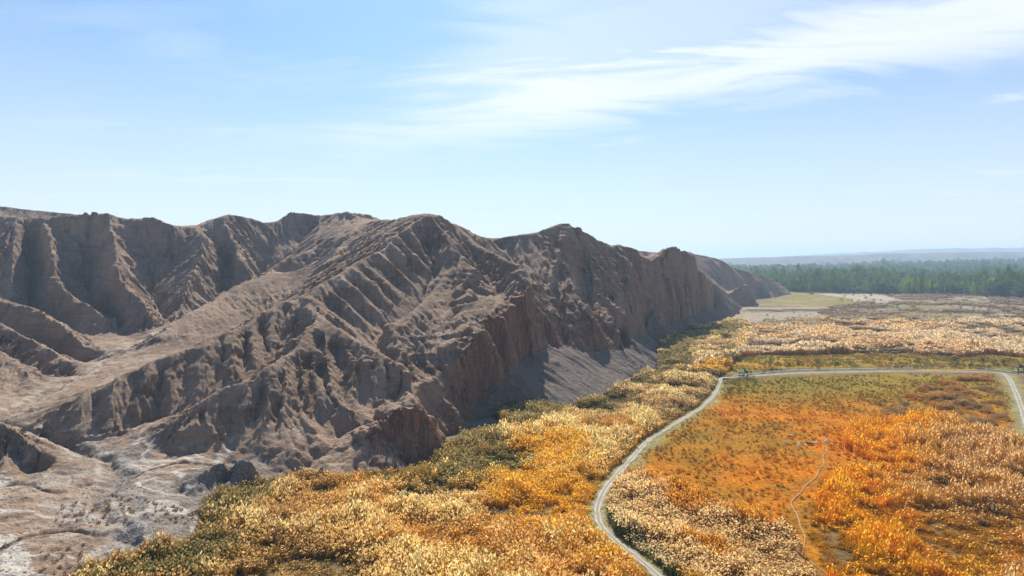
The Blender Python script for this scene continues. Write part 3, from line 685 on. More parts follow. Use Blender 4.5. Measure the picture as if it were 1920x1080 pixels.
def colz(x, y):
    c = np.empty(x.shape + (3,)); c[:] = (0.24, 0.16, 0.075)
    n1 = fbm(x, y, 60, 4, 90); n2 = fbm(x, y, 18, 4, 91); n3 = fbm(x, y, 6, 3, 92)
    def mixin(mask, col):
        nonlocal c
        m = np.clip(mask, 0, 1)[..., None]; c = c * (1 - m) + np.array(col) * m
    xw = x + n2 * 5; yw = y + n2 * 7
    # beyond the reeds: brown scrub, pale salty flats
    far = sstep(y, 640, 720); mixin(far, (0.25, 0.185, 0.115))
    mixin(far * sstep(n1, 0.05, 0.35), (0.34, 0.27, 0.19))
    mixin(far * sstep(fbm(x, y, 35, 4, 95), 0.15, 0.35) * 0.8, (0.42, 0.36, 0.29))
    mixin(far * sstep(fbm(x, y, 90, 3, 96), 0.2, 0.4) * 0.6, (0.20, 0.20, 0.07))
    m = inpoly(xw, yw, MEADOW) * 1.0
    mixin(m, (0.38, 0.175, 0.016))
    mixin(m * sstep(n2 + 0.8 * n1, -0.25, 0.4), (0.56, 0.19, 0.008))
    mixin(m * sstep(n2 - n1, 0.15, 0.5) * 0.8, (0.27, 0.19, 0.035))
    mixin(m * sstep(y + 30 * n1, 270, 345) * 0.9, (0.22, 0.19, 0.032))
    mixin(m * sstep(x, 140, 175) * sstep(y, 230, 260) * 0.55, (0.33, 0.21, 0.03))
    m = inpoly(xw, yw, MEADOW2) * 1.0
    mixin(m, (0.33, 0.22, 0.03)); mixin(m * sstep(n2, 0.1, 0.4), (0.44, 0.25, 0.03)); mixin(m * sstep(n1, 0.0, 0.4) * .7, (0.22, 0.20, 0.04))
    mixin(inpoly(xw + n1 * 20, yw + n2 * 30, GREENF) * (0.62 + .45 * n2), (0.30, 0.25, 0.07)); mixin(inpoly(x + n1 * 30, y + n2 * 30, PALEF) * (.6 + .5 * n2), (0.54, 0.49, 0.42))
    mixin(inpoly(xw, yw, SAND1) * (.8 + .3 * n3), (0.40, 0.34, 0.27))
    tb = (y - (815 + 0.10 * (x - 330) + 12 * fbm(x, y, 60, 2, 85))); mixin(sstep(tb, -2, 0) * sstep(tb, 7, 3) * sstep(x, 268, 280) * sstep(x, 420, 385), (0.11, 0.085, 0.065))
    d = np.minimum(dpoly(x, y, TRACK[::2]), dpoly(x, y, ROAD2[::2]))
    mixin(sstep(d + n3 * 2.5, 5.5, 2.0) * 0.85, (0.33, 0.30, 0.13))
    mixin(sstep(dpoly(x, y, WATER[::2]) + n3 * 1.5, 5, 2.2) * 0.9, (0.15, 0.13, 0.05))
    mixin(sstep(x, 268, 272) * sstep(y, 300, 330) * sstep(y, 400, 360) * sstep(n3, -0.4, 0.1), (0.16, 0.22, 0.05))
    # shore strip at the mountain foot
    df = dpoly(x, y, FOOT); mixin(sstep(df + n3 * 3, 8, 2) * 0.8, (0.34, 0.28, 0.22))
    # woods floor
    mixin(sstep(y, 1500, 1700) * (x > 300), (0.16, 0.19, 0.06))
    return c
c2 = colz(X2, Y2)
ny2, nx2 = X2.shape; idx = np.arange(ny2 * nx2).reshape(ny2, nx2)
f2 = np.stack([idx[:-1, :-1], idx[:-1, 1:], idx[1:, 1:], idx[1:, :-1]], -1).reshape(-1, 4)
# open the sheet where the range stands well above it
v2 = np.stack([X2.ravel(), Y2.ravel(), Z2.ravel()], -1)
inside = ~inpoly(X2, Y2, FOOTPOLY) & (dpoly(X2, Y2, FOOT) > 12) & (Y2 < 1500) & (X2 > -500)
v2[inside.ravel(), 2] = -6
extra = np.array([[-3000, -3000, 0], [3000, -3000, 0], [69.2, 59.9, 0], [-69.2, 59.9, 0], [-3000, 2608, -6.5], [3000, 2608, -.5]])
b0 = len(v2); v2 = np.vstack([v2, extra])
f2 = np.vstack([f2, [[b0, b0 + 1, b0 + 2, b0 + 3], [b0, b0 + 3, b0 + 4, b0 + 4]][:1]])
me = mesh_np('ground', v2, f2, M_GROUND)
c2 = np.vstack([c2.reshape(-1, 3), np.tile([0.3, 0.22, 0.12], (len(extra), 1))])
addcol(me, 'col', c2)
tag(link('ground', me), 'flat valley floor', None, None, 'structure')

def dirt_mat():
    m, t, o = newmat('track_dirt'); b = t.nodes.new('ShaderNodeBsdfPrincipled'); b.inputs['Roughness'].default_value = 0.95
    uv = t.nodes.new('ShaderNodeTexCoord'); s = t.nodes.new('ShaderNodeSeparateXYZ'); lk(t, uv.outputs['UV'], s.inputs[0])
    g = t.nodes.new('ShaderNodeNewGeometry'); n = noise(t, g.outputs['Position'], 1.2, 5, 0.7)
    n2 = noise(t, g.outputs['Position'], 0.25, 4, 0.6)
    a = mth(t, 'ABSOLUTE', mth(t, 'SUBTRACT', mth(t, 'ABSOLUTE', mth(t, 'SUBTRACT', mth(t, 'ADD', s.outputs[0], mth(t, 'MULTIPLY', mth(t, 'SUBTRACT', n2, .5), .2)), 0.5)), 0.22))
    rut = mth(t, 'MULTIPLY', ramp(t, a, 0.13, 0.03), ramp(t, n2, 0.35, 0.55, 0.35, 1.0))
    c = mixc(t, n, (0.20, 0.175, 0.11), (0.34, 0.30, 0.22)); c = mixc(t, rut, c, (0.48, 0.44, 0.37))
    lk(t, c, b.inputs['Base Color']); lk(t, b.outputs[0], o.inputs['Surface']); return m
M_DIRT = dirt_mat()
def ribbon(name, line, wd, mat, dz, jit=0.0, label=None, closed=False):
    n = len(line); vs_ = []; uvs = []
    for i, (x, y) in enumerate(line):
        a = line[max(0, i - 1)]; b = line[min(n - 1, i + 1)]
        t = Vector((b[0] - a[0], b[1] - a[1])).normalized(); nrm = Vector((-t.y, t.x))
        for k in range(5):
            u = k / 4; s = (u - 0.5) * wd * (1 + (random.uniform(-jit, jit) if k in (0, 4) else 0))
            p = Vector((x, y)) + nrm * s; vs_.append((p.x, p.y, dz)); uvs.append((u, i * 0.2))
    fs = [(i * 5 + k, i * 5 + k + 1, (i + 1) * 5 + k + 1, (i + 1) * 5 + k) for i in range(n - 1) for k in range(4)]
    me = mesh_np(name, vs_, fs, mat)
    ul = me.uv_layers.new(name='UVMap')
    li = np.empty(len(me.loops), np.int32); me.loops.foreach_get('vertex_index', li)
    ul.data.foreach_set('uv', np.array(uvs, np.float32)[li].ravel())
    return tag(link(name, me), label, None, None, 'structure')
def dense(line, st=1.5):
    o = []
    for a, b in zip(line[:-1], line[1:]):
        n = max(1, int(math.hypot(b[0] - a[0], b[1] - a[1]) / st))
        o += [(a[0] + (b[0] - a[0]) * k / n, a[1] + (b[1] - a[1]) * k / n) for k in range(n)]
    return o + [line[-1]]
ribbon('dirt_road', dense(TRACK), 2.2, M_DIRT, 0.10, 0.45, 'pale winding dirt road')
ribbon('dirt_track', dense(ROAD2), 2.8, M_DIRT, 0.106, 0.4, 'pale dirt track round the meadow')
mw, t, o = newmat('canal_water'); b = t.nodes.new('ShaderNodeBsdfPrincipled'); b.inputs['Base Color'].default_value = (0.10, 0.12, 0.10, 1)
b.inputs['Roughness'].default_value = 0.06; b.inputs['IOR'].default_value = 1.33
g = t.nodes.new('ShaderNodeNewGeometry'); bm_ = t.nodes.new('ShaderNodeBump'); bm_.inputs['Strength'].default_value = 0.25; bm_.inputs['Distance'].default_value = 0.04
lk(t, noise(t, g.outputs['Position'], 2.5, 3), bm_.inputs['Height']); lk(t, bm_.outputs[0], b.inputs['Normal']); lk(t, b.outputs[0], o.inputs['Surface'])
ribbon('water', dense(WATER), 3.0, mw, -0.22, 0.15, 'narrow channel of water beside the track')
M_TRAIL = simple('trail_earth', (0.44, 0.29, 0.15), 0.95, 0.25, 0.5)
tr = dense(TRAIL, 1.0)
vs_ = []; n = len(tr)
for i, (x, y) in enumerate(tr):
    a = tr[max(0, i - 1)]; b = tr[min(n - 1, i + 1)]; tt = Vector((b[0] - a[0], b[1] - a[1])).normalized(); nr = Vector((-tt.y, tt.x))
    wv = 0.14 * (0.6 + 0.6 * random.random()); off = 0.35 * math.sin(i * 0.21) + 0.25 * math.sin(i * 0.53)
    for s in (-1, 0, 1):
        p = Vector((x, y)) + nr * (s * wv + off); vs_.append((p.x, p.y, 0))
va = np.array(vs_); va[:, 2] = ground_z(va[:, 0], va[:, 1]) + 0.16
fs = [(i * 3 + k, i * 3 + k + 1, (i + 1) * 3 + k + 1, (i + 1) * 3 + k) for i in range(n - 1) for k in range(2)]
tag(link('path', mesh_np('path', va, fs, M_TRAIL)), 'thin pale footpath through the meadow', None, None, 'structure')

# ------------------------------------------------------------------ plants: source meshes (hidden away, instanced as stuff)
SRC = bpy.data.collections.new('plant_sources')
def tri_soup(name, verts, faces, part, mat):
    me = mesh_np(name, verts, faces, mat, smooth=False)
    addcol(me, 'part', np.asarray(part, np.float32)); return me
def reed_clump(name, n=34, rad=0.9, h=3.2, plume=1.0, lean=0.35, leaves=3, bw=0.035, seed=0, pl_len=0.42, pl_w=0.085):
    r = random.Random(seed); v = []; f = []; p = []
    def quad(a, b, c, d, col):
        i = len(v); v.extend([a, b, c, d]); f.append((i, i + 1, i + 2, i + 3)); p.extend([col] * 4)
    for k in range(n):
        an = r.uniform(0, 6.283); rr = rad * math.sqrt(r.random()); bx, by = rr * math.cos(an), rr * math.sin(an)
        hh = h * r.uniform(0.72, 1.08) * (1 - 0.22 * (rr / rad) ** 2)
        la = r.uniform(0, 6.283); ll = lean * r.uniform(0.1, 1) * hh * 0.35
        tx, ty = bx + ll * math.cos(la) + 0.25 * bx, by + ll * math.sin(la) + 0.25 * by
        wa = r.uniform(0, 3.14); wx_, wy_ = math.cos(wa) * bw, math.sin(wa) * bw
        br_ = r.random()
        m = Vector(((bx * 0.6 + tx * 0.4), (by * 0.6 + ty * 0.4), hh * 0.55)); B = Vector((bx, by, 0)); T = Vector((tx, ty, hh)); wv = Vector((wx_, wy_, 0))
        quad(B - wv, B + wv, m + wv, m - wv, (0, br_, 0)); quad(m - wv, m + wv, T + wv * .4, T - wv * .4, (0, br_, 0))
        for q in range(leaves):
            z0 = r.uniform(0.25, 0.85); s = B.lerp(T, z0); a2 = r.uniform(0, 6.283); L = r.uniform(0.45, 0.95)
            e = s + Vector((math.cos(a2) * L * 0.55, math.sin(a2) * L * 0.55, L * r.uniform(0.2, 0.8)))
            sw = Vector((-math.sin(a2), math.cos(a2), 0)) * bw * 1.3
            quad(s - sw, s + sw, e + sw * .3, e - sw * .3, (0, r.random(), 0))
        if plume and r.random() < plume:
            L = pl_len * r.uniform(0.7, 1.3); ww = pl_w * r.uniform(0.7, 1.3); da = r.uniform(0, 6.283)
            tip = T + Vector((math.cos(da) * L * 0.45, math.sin(da) * L * 0.45, L * 0.85)); mid = T.lerp(tip, 0.4)
            pr = r.random(); 
            for a3 in (0.3, 1.87):
                sv = Vector((math.cos(a3 + da), math.sin(a3 + da), 0)) * ww
                i = len(v); v.extend([T, mid + sv, tip, mid - sv]); f.append((i, i + 1, i + 2, i + 3)); p.extend([(1, pr, 0)] * 4)
    return tri_soup(name, v, f, p, M_REED)
def bush_mesh(name, n=160, rx=1.4, h=1.9, leaf=0.16, seed=0, mat=None, twig=True, plume=0.0):
    r = random.Random(seed); v = []; f = []; p = []
    lobes = [(r.uniform(-.5, .5) * rx, r.uniform(-.5, .5) * rx, h * r.uniform(.35, .7), r.uniform(.45, .7)) for _ in range(6)]
    for k in range(n):
        lx, ly, lz, ls = r.choice(lobes); d = Vector((r.gauss(0, 1), r.gauss(0, 1), r.gauss(0, 1))).normalized()
        q = r.uniform(0.6, 1.05); c = Vector((lx + d.x * rx * ls * q, ly + d.y * rx * ls * q, max(0.1, lz + d.z * h * 0.42 * q)))
        a = Vector((r.gauss(0, 1), r.gauss(0, 1), r.gauss(0, 1) + 0.8)).normalized() * leaf * r.uniform(.8, 1.8)
        b = a.cross(Vector((r.gauss(0, 1), r.gauss(0, 1), r.gauss(0, 1)))).normalized() * leaf * 0.5
        i = len(v); v.extend([c - b, c + a * .5 - b * .2, c + a, c + b]); f.append((i, i + 1, i + 2, i + 3)); p.extend([(1 if r.random() < plume else 0, r.random(), 0)] * 4)
    if twig:
        for k in range(10):
            an = r.uniform(0, 6.28); e = Vector((math.cos(an) * rx * .7, math.sin(an) * rx * .7, h * r.uniform(.5, .9))); sw = Vector((-math.sin(an), math.cos(an), 0)) * 0.03
            i = len(v); v.extend([Vector((0, 0, 0)) - sw, sw, e + sw * .3, e - sw * .3]); f.append((i, i + 1, i + 2, i + 3)); p.extend([(0, 0.1, 0)] * 4)
    return tri_soup(name, v, f, p, mat or M_REED)

def scatter(name, pts, scale, tint, plume, meshes, label, group=None, rnd_tilt=0.12):
    """one 'stuff' object: points with their own size, turn and tint, each carrying one plant"""
    n = len(pts); me = bpy.data.meshes.new(name); me.vertices.add(n); me.vertices.foreach_set('co', np.asarray(pts, np.float32).ravel())
    def at(nm, typ, key, arr):
        a = me.attributes.new(nm, typ, 'POINT'); a.data.foreach_set(key, np.asarray(arr, np.float32 if typ != 'INT' else np.int32).ravel())
    at('sc', 'FLOAT_VECTOR', 'vector', scale)
    rot = np.stack([rng.uniform(-rnd_tilt, rnd_tilt, n), rng.uniform(-rnd_tilt, rnd_tilt, n), rng.uniform(0, 6.283, n)], -1); at('rt', 'FLOAT_VECTOR', 'vector', rot)
    one = np.ones((n, 1)); at('tint', 'FLOAT_COLOR', 'color', np.hstack([tint, one])); at('plume', 'FLOAT_COLOR', 'color', np.hstack([plume, one]))
    at('vi', 'INT', 'value', rng.integers(0, len(meshes), n))
    o = link(name, me)
    col = bpy.data.collections.new(name + '_kinds')
    for i, m_ in enumerate(meshes): col.objects.link(bpy.data.objects.new('%s_kind_%d' % (name, i), m_))
    ng = bpy.data.node_groups.new(name + '_nodes', 'GeometryNodeTree')
    ng.interface.new_socket('Geometry', in_out='INPUT', socket_type='NodeSocketGeometry'); ng.interface.new_socket('Geometry', in_out='OUTPUT', socket_type='NodeSocketGeometry')
    gi = ng.nodes.new('NodeGroupInput'); go = ng.nodes.new('NodeGroupOutput'); ip = ng.nodes.new('GeometryNodeInstanceOnPoints')
    m2p = ng.nodes.new('GeometryNodeMeshToPoints'); ci = ng.nodes.new('GeometryNodeCollectionInfo'); ci.inputs['Collection'].default_value = col
    ci.inputs['Separate Children'].default_value = True; ci.inputs['Reset Children'].default_value = True
    def na(nm, typ): q = ng.nodes.new('GeometryNodeInputNamedAttribute'); q.data_type = typ; q.inputs[0].default_value = nm; return q.outputs[0]
    L = ng.links.new
    L(gi.outputs[0], m2p.inputs['Mesh']); L(m2p.outputs[0], ip.inputs['Points']); L(ci.outputs[0], ip.inputs['Instance']); ip.inputs['Pick Instance'].default_value = True
    L(na('vi', 'INT'), ip.inputs['Instance Index']); e2r = ng.nodes.new('FunctionNodeEulerToRotation'); L(na('rt', 'FLOAT_VECTOR'), e2r.inputs[0]); L(e2r.outputs[0], ip.inputs['Rotation'])
    L(na('sc', 'FLOAT_VECTOR'), ip.inputs['Scale']); L(ip.outputs[0], go.inputs[0])
    md = o.modifiers.new('scatter', 'NODES'); md.node_group = ng
    tag(o, label, None, group, 'stuff'); print(name, n)
    return o
def jgrid(poly, sp, seed=0, jit=0.5):
    P = np.array([p[:2] for p in poly]); x0, y0 = P.min(0); x1, y1 = P.max(0); r_ = np.random.default_rng(seed)
    X, Y = np.meshgrid(np.arange(x0, x1, sp), np.arange(y0, y1, sp)); X = X + r_.uniform(-jit, jit, X.shape) * sp; Y = Y + r_.uniform(-jit, jit, Y.shape) * sp
    X, Y = X.ravel(), Y.ravel(); m = inpoly(X, Y, poly); return X[m], Y[m]
def visible(x, y, m=0.06): return (np.abs(x / y) < 0.75 + m) & (y > 118)
def lerpc(a, b, m): m = np.clip(m, 0, 1)[:, None]; return a * (1 - m) + np.asarray(b) * m
def C3(n, c): return np.tile(np.array(c, float), (n, 1))
def keep_off(x, y, d=2.6):
    d = d * .55 + .5 + .9 * (rng.random(np.shape(x)) ** 2)
    return (dpoly(x, y, TRACK[::2]) > d) & (dpoly(x, y, ROAD2[::2]) > d + .6) & (dpoly(x, y, WATER[::2]) > d) & (dpoly(x, y, TRAIL[::2]) > 1.0)

REEDS = [reed_clump('reed_clump_%d' % i, 24, 0.75, 3.1, 0.30, seed=i, pl_len=0.62, pl_w=0.16) for i in range(4)]
REEDF = [reed_clump('reed_far_%d' % i, 22, 1.15, 3.1, 0.55, leaves=2, bw=0.06, seed=20 + i, pl_len=0.8, pl_w=0.24) for i in range(3)]
GRASS = [reed_clump('tall_grass_%d' % i, 34, 0.8, 2.2, 0.25, lean=0.9, leaves=3, bw=0.035, seed=40 + i, pl_len=0.3, pl_w=0.05) for i in range(3)]
TUSS = [reed_clump('tussock_%d' % i, 22, 0.30, 0.42, 0.0, lean=1.6, leaves=1, bw=0.03, seed=60 + i) for i in range(3)]
BUSH = [bush_mesh('bush_%d' % i, 190, 1.3, 2.0, 0.17, seed=80 + i) for i in range(3)]

# -- left reed bed, between the mountain foot and the dirt road
RA = [G(60,1200), G(160,1085), G(372,1020), G(382,962), G(450,928), G(560,902), G(640,905), G(700,893), G(800,884), G(830,850), G(880,822), G(905,815), G(935,825), G(950,800), G(925,780), G(960,768), G(1010,768), G(1060,770), G(1150,737), G(1190,712), G(1235,696), G(1240,650),
      G(1290,622), G(1345,608), G(1400,606), G(1410,640), G(1390,664), G(1370,690), G(1345,706)] + TRACK[3:] + [G(1200,1250)]
x, y = jgrid(RA, 0.95, 1); k = visible(x, y) & keep_off(x, y, 3.0)
x, y = x[k], y[k]
n2 = fbm(x, y, 16, 3, 100); n3 = fbm(x, y, 7, 3, 101); n1 = fbm(x, y, 40, 2, 102)
n4 = fbm(x, y, 3.2, 2, 103); nf_ = sstep(y, 190, 260); HM = np.clip(0.92 + (0.85 + .3 * nf_) * n2 + (0.45 + .2 * nf_) * n3 + 0.3 * n4, 0.2, 1.8)
edge = sstep(dpoly(x, y, TRACK[::2]), 2, 7); HM = HM * (0.45 + 0.55 * edge)
k = ~((n2 + .7 * n3 < -0.40) & (rng.random(len(x)) < 0.7)) & (rng.random(len(x)) < np.clip(1.35 - y / 700, 0.3, 1))
x, y, n1, n2, n3, n4, HM = [a[k] for a in (x, y, n1, n2, n3, n4, HM)]
N = len(x)
DG = [[G(805,880), G(800,835), G(900,800), G(960,835), G(985,885), G(900,905)], [G(130,1110), G(370,1015), G(382,955), G(450,920), G(560,900), G(500,945), G(430,985), G(480,1030), G(380,1100)],
      [G(1225,705), G(1240,640), G(1390,604), G(1400,632), G(1320,645), G(1290,690)], [G(920,800), G(930,765), G(1060,765), G(1130,750), G(1150,765), G(1040,790), G(1000,810)], [G(1140,745), G(1235,695), G(1300,700), G(1200,730), G(1130,762)], [G(680,892), G(820,882), G(960,890), G(850,920), G(640,915)]]
dg = np.zeros(N)
for q in DG: dg = np.maximum(dg, inpoly(x + n3 * 5 + rng.normal(0, 2.2, N), y + n2 * 7 + rng.normal(0, 3, N), q))
OR = [[G(890,895), G(1000,885), G(1125,905), G(1108,1010), G(1000,1000), G(920,955)], [G(960,830), G(1060,812), G(1110,840), G(1100,900), G(1000,885)], [G(1300,700), G(1330,680), G(1400,690), G(1420,700), G(1350,705)], [G(1180,1040), G(1110,1010), G(1060,1040), G(1200,1100)]]
orr = np.zeros(N)
for q in OR: orr = np.maximum(orr, inpoly(x + n3 * 7 + rng.normal(0, 3, N), y + n2 * 9 + rng.normal(0, 4, N), q))
tint = C3(N, (0.56, 0.27, 0.03)); tint = lerpc(tint, (0.24, 0.17, 0.045), sstep(n2, 0.0, -0.4)); tint = lerpc(tint, (0.66, 0.33, 0.012), sstep(n3 + n1, 0.0, 0.5)); lf = sstep(x / y * 1280 + 960 + 90 * n1, 760, 560) * (1 - sstep(y, 190, 230)); tint = lerpc(tint, (0.30, 0.17, 0.03), lf * .8)
plm = C3(N, (0.95, 0.74, 0.34)); plm = lerpc(plm, (0.85, 0.56, 0.20), sstep(n1 - n2, 0.2, 0.7)); plm = lerpc(plm, (0.74, 0.50, 0.20), lf * .8)
fw = sstep(y, 230, 300); plm = lerpc(plm, (0.72, 0.52, 0.26), fw * .8); tint = lerpc(tint, (0.30, 0.21, 0.06), fw * .6); pg = fw * sstep(n2 + .6 * n3 + rng.normal(0, .1, N), -.02, -.28); tint = lerpc(tint, (0.07, 0.085, 0.025), pg * .9); plm = lerpc(plm, (0.30, 0.26, 0.12), pg * .85); hb = sstep(n2 + .6 * n3, .15, .5); plm = lerpc(plm, (0.97, 0.80, 0.42), hb * .8)
tint = lerpc(tint, (0.80, 0.40, 0.006), orr * 0.95); plm = lerpc(plm, (0.88, 0.58, 0.08), orr * 0.9)
dn = dg * sstep(n3 + n4 + rng.normal(0, .25, N), 1.0, .1); tint = lerpc(tint, (0.095, 0.105, 0.022), dn * 0.92 + dg * .06); plm = lerpc(plm, (0.42, 0.33, 0.12), dg * 0.85)
v_ = rng.uniform(0.8, 1.2, (N, 1)); tint = np.clip(tint * v_, 0, .9); plm = np.clip(plm * rng.uniform(0.85, 1.1, (N, 1)), 0, .92)
zz_ = ground_z(x, y) - 0.05; zm = mountain_z(np.clip(x, -300, 300), np.maximum(y, 110)); zz_ = np.where((dpoly(x, y, FOOT) < 14) , np.maximum(zz_, np.minimum(zm, 3.0)), zz_)
s = HM * rng.uniform(0.85, 1.15, N) * (1 - 0.15 * dg)
sxy = rng.uniform(0.9, 1.25, N) * np.clip(1 + (y - 250) / 500, 1, 1.8)
isg = (dg > 0.5) & (rng.random(N) < 0.25)
kk = ~isg & (y < 330)
def sub(m, *A): return [a[m] for a in A]
def put(name, m, meshes, label):
    a = np.stack([x, y, zz_], -1)[m]; scatter(name, a, np.stack([sxy, sxy, s], -1)[m], tint[m], plm[m], meshes, label)
put('reed_bed', kk, REEDS, 'dense bed of pale plumed golden reeds between mountain foot and dirt road')
put('reed_bed_beyond', (y >= 330) & ~isg, REEDF, 'reeds and grey-green brush along the mountain foot')
put('brush_in_reeds', isg, BUSH, 'dark green brush at the edge of the reeds')

# -- reeds right of the dirt road, bottom
RB = [G(1150,900), G(1210,903), G(1330,950), G(1420,985), G(1490,1010), G(1540,1110), G(1560,1200), G(1420,1200)] + TRACK[::-1][0:0] + [G(1300,1120), G(1200,1040), G(1150,1000), G(1138,965), G(1140,935)]
x, y = jgrid(RB, 0.85, 2); k = visible(x, y) & keep_off(x, y, 3.0); x, y = x[k], y[k]; N = len(x)
n2 = fbm(x, y, 14, 3, 110); n3 = fbm(x, y, 6, 3, 111)
tint = C3(N, (0.46, 0.21, 0.02)); tint = lerpc(tint, (0.60, 0.22, 0.006), sstep(n2, -0.1, 0.5) * .8); tint = lerpc(tint, (0.13, 0.13, 0.05), sstep(dpoly(x, y, TRACK[::2]), 8, 4) * sstep(y, 172, 162))
plm = C3(N, (0.92, 0.74, 0.40)); plm = lerpc(plm, (0.80, 0.46, 0.08), sstep(n2, 0.1, 0.4)); s = np.clip(0.8 + 0.8 * n2 + .6 * n3, .3, 1.4) * rng.uniform(.85, 1.15, N); sxy = rng.uniform(.9, 1.2, N)
zz_ = ground_z(x, y) - .05; tint = tint * rng.uniform(.8, 1.2, (N, 1))
put('reed_bed_by_road', np.ones(N, bool), REEDS, 'reeds with cream plumes over rust stems, right of the dirt road')

# -- orange reeds, lower right
RC = [G(1590,805), G(1650,797), G(1760,792), G(1850,800), G(1915,830), G(2100,900), G(2100,1200), G(1600,1200), G(1545,1070), G(1520,1000), G(1530,960), G(1560,905), G(1640,872), G(1585,840)]
x, y = jgrid(RC, 0.85, 3); k = visible(x, y) & keep_off(x, y, 3.6); x, y = x[k], y[k]
n2 = fbm(x, y, 13, 3, 120); n3 = fbm(x, y, 6, 3, 121); n1 = fbm(x, y, 35, 2, 122)
k = (n2 > -0.40) | (rng.random(len(x)) < 0.25); x, y, n1, n2, n3 = [a[k] for a in (x, y, n1, n2, n3)]; N = len(x)
rt = sstep(x / y * 1280 + 960 + n1 * 120, 1640, 1850)
tint = C3(N, (0.82, 0.31, 0.005)); tint = lerpc(tint, (0.90, 0.46, 0.010), sstep(n3, -.1, .5)); rt = rt * sstep(n1 + n2 + rng.normal(0, .15, N), -.5, .3); tint = lerpc(tint, (0.46, 0.24, 0.05), rt * 0.75); tint = lerpc(tint, (0.34, 0.16, 0.02), sstep(n2, 0.0, -0.4) * .7)
plm = C3(N, (0.95, 0.60, 0.06)); plm = lerpc(plm, (0.90, 0.66, 0.34), rt * 0.9)
s = np.clip(0.95 + 1.6 * n2 + .7 * n3, .2, 2.1) * rng.uniform(.85, 1.15, N); sxy = rng.uniform(.95, 1.25, N); zz_ = ground_z(x, y) - .05; tint = np.clip(tint * rng.uniform(.85, 1.15, (N, 1)), 0, .9)
put('orange_reed_bed', np.ones(N, bool), GRASS + REEDS[:1], 'dense stand of bright orange reeds in lower right of the valley')

# -- clumps scattered over the right part of the meadow
RE = [G(1640,790), G(1690,745), G(1760,715), G(1855,706), G(1878,735), G(1892,800), G(1850,805)]
x, y = jgrid(RE, 1.0, 4); n2 = fbm(x, y, 6.5, 3, 130); n1 = fbm(x, y, 40, 2, 131)
k = (n2 > 0.10) & keep_off(x, y, 5); x, y, n1, n2 = [a[k] for a in (x, y, n1, n2)]; N = len(x)
tint = C3(N, (0.42, 0.25, 0.09)); tint = lerpc(tint, (0.60, 0.28, 0.04), sstep(n1, 0, .4)); plm = C3(N, (0.78, 0.60, 0.38)); s = np.clip(0.1 + 2.2 * n2, .3, 1.15); sxy = rng.uniform(.6, .9, N); zz_ = ground_z(x, y) - .05
put('grass_clumps', np.ones(N, bool), GRASS, 'tawny tall grass clumps scattered over the meadow')

# -- far reed band
RD = [G(1300,694), G(1330,668), G(1395,655), G(1395,622), G(1440,604), G(1550,600), G(1640,598), G(1740,596), G(1830,603), G(1960,612), G(2150,622), G(2150,690), G(1930,672), G(1850,663), G(1790,672), G(1700,664), G(1600,662), G(1500,666), G(1420,666), G(1370,672)]
x, y = jgrid(RD, 2.0, 5); k = visible(x, y); x, y = x[k], y[k]
n2 = fbm(x, y, 30, 4, 140); n3 = fbm(x, y, 11, 3, 141); n1 = fbm(x, y, 90, 2, 142)
k = ((n2 > -0.30) | (rng.random(len(x)) < .25)) ; x, y, n1, n2, n3 = [a[k] for a in (x, y, n1, n2, n3)]; N = len(x)
tint = C3(N, (0.46, 0.27, 0.10)); tint = lerpc(tint, (0.12, 0.085, 0.035), sstep(n2 + .7 * n3, 0.1, -0.25)); tint = lerpc(tint, (0.62, 0.32, 0.09), sstep(n3 - n1, .1, .6) * .6)
plm = C3(N, (0.92, 0.77, 0.52)); plm = lerpc(plm, (0.90, 0.60, 0.26), sstep(n1 + n3, .15, .6) * .5); dk = sstep(n2 + .7 * n3, -.02, -.25); plm = lerpc(plm, (0.34, 0.24, 0.13), dk * .8); grn = np.maximum(sstep(y, 560, 660) * sstep(x, 330, 260) * .8, sstep(y, 640, 690) * .6); tint = lerpc(tint, (0.17, 0.17, 0.08), grn); plm = lerpc(plm, (0.50, 0.45, 0.30), grn)
s = np.clip(0.95 + 1.2 * n2 + 1.0 * n3, .25, 2.0) * rng.uniform(.85, 1.15, N); sxy = rng.uniform(1.1, 1.7, N); zz_ = ground_z(x, y) - .05
put('far_reed_bed', np.ones(N, bool), REEDF, 'broad band of pinkish plumed reeds beyond the meadow')

# -- scrub of the flats beyond
RF = [G(1420,600), G(1560,594), G(1500,578), G(1620,570), G(1560,549), G(1700,548), G(2200,556), G(2200,625), G(1900,606), G(1700,597)]
x, y = jgrid(RF, 3.6, 6); k = visible(x, y); x, y = x[k], y[k]; n2 = fbm(x, y, 45, 4, 150); n3 = fbm(x, y, 14, 3, 151)
k = (n2 + .5 * n3 > 0.02) & ~inpoly(x, y, PALEF); x, y, n2, n3 = [a[k] for a in (x, y, n2, n3)]; N = len(x)
tint = C3(N, (0.22, 0.15, 0.09)); tint = lerpc(tint, (0.36, 0.25, 0.14), sstep(n3, 0, .5)); tint = lerpc(tint, (0.15, 0.16, 0.07), sstep(n2, .3, .6)); plm = C3(N, (0.66, 0.50, 0.36))
s = rng.uniform(.4, 1.1, N); sxy = rng.uniform(1.0, 1.9, N); zz_ = ground_z(x, y) - .05
put('dry_scrub', np.ones(N, bool), BUSH + REEDF[:1], 'low brown scrub over the flats before the woods')

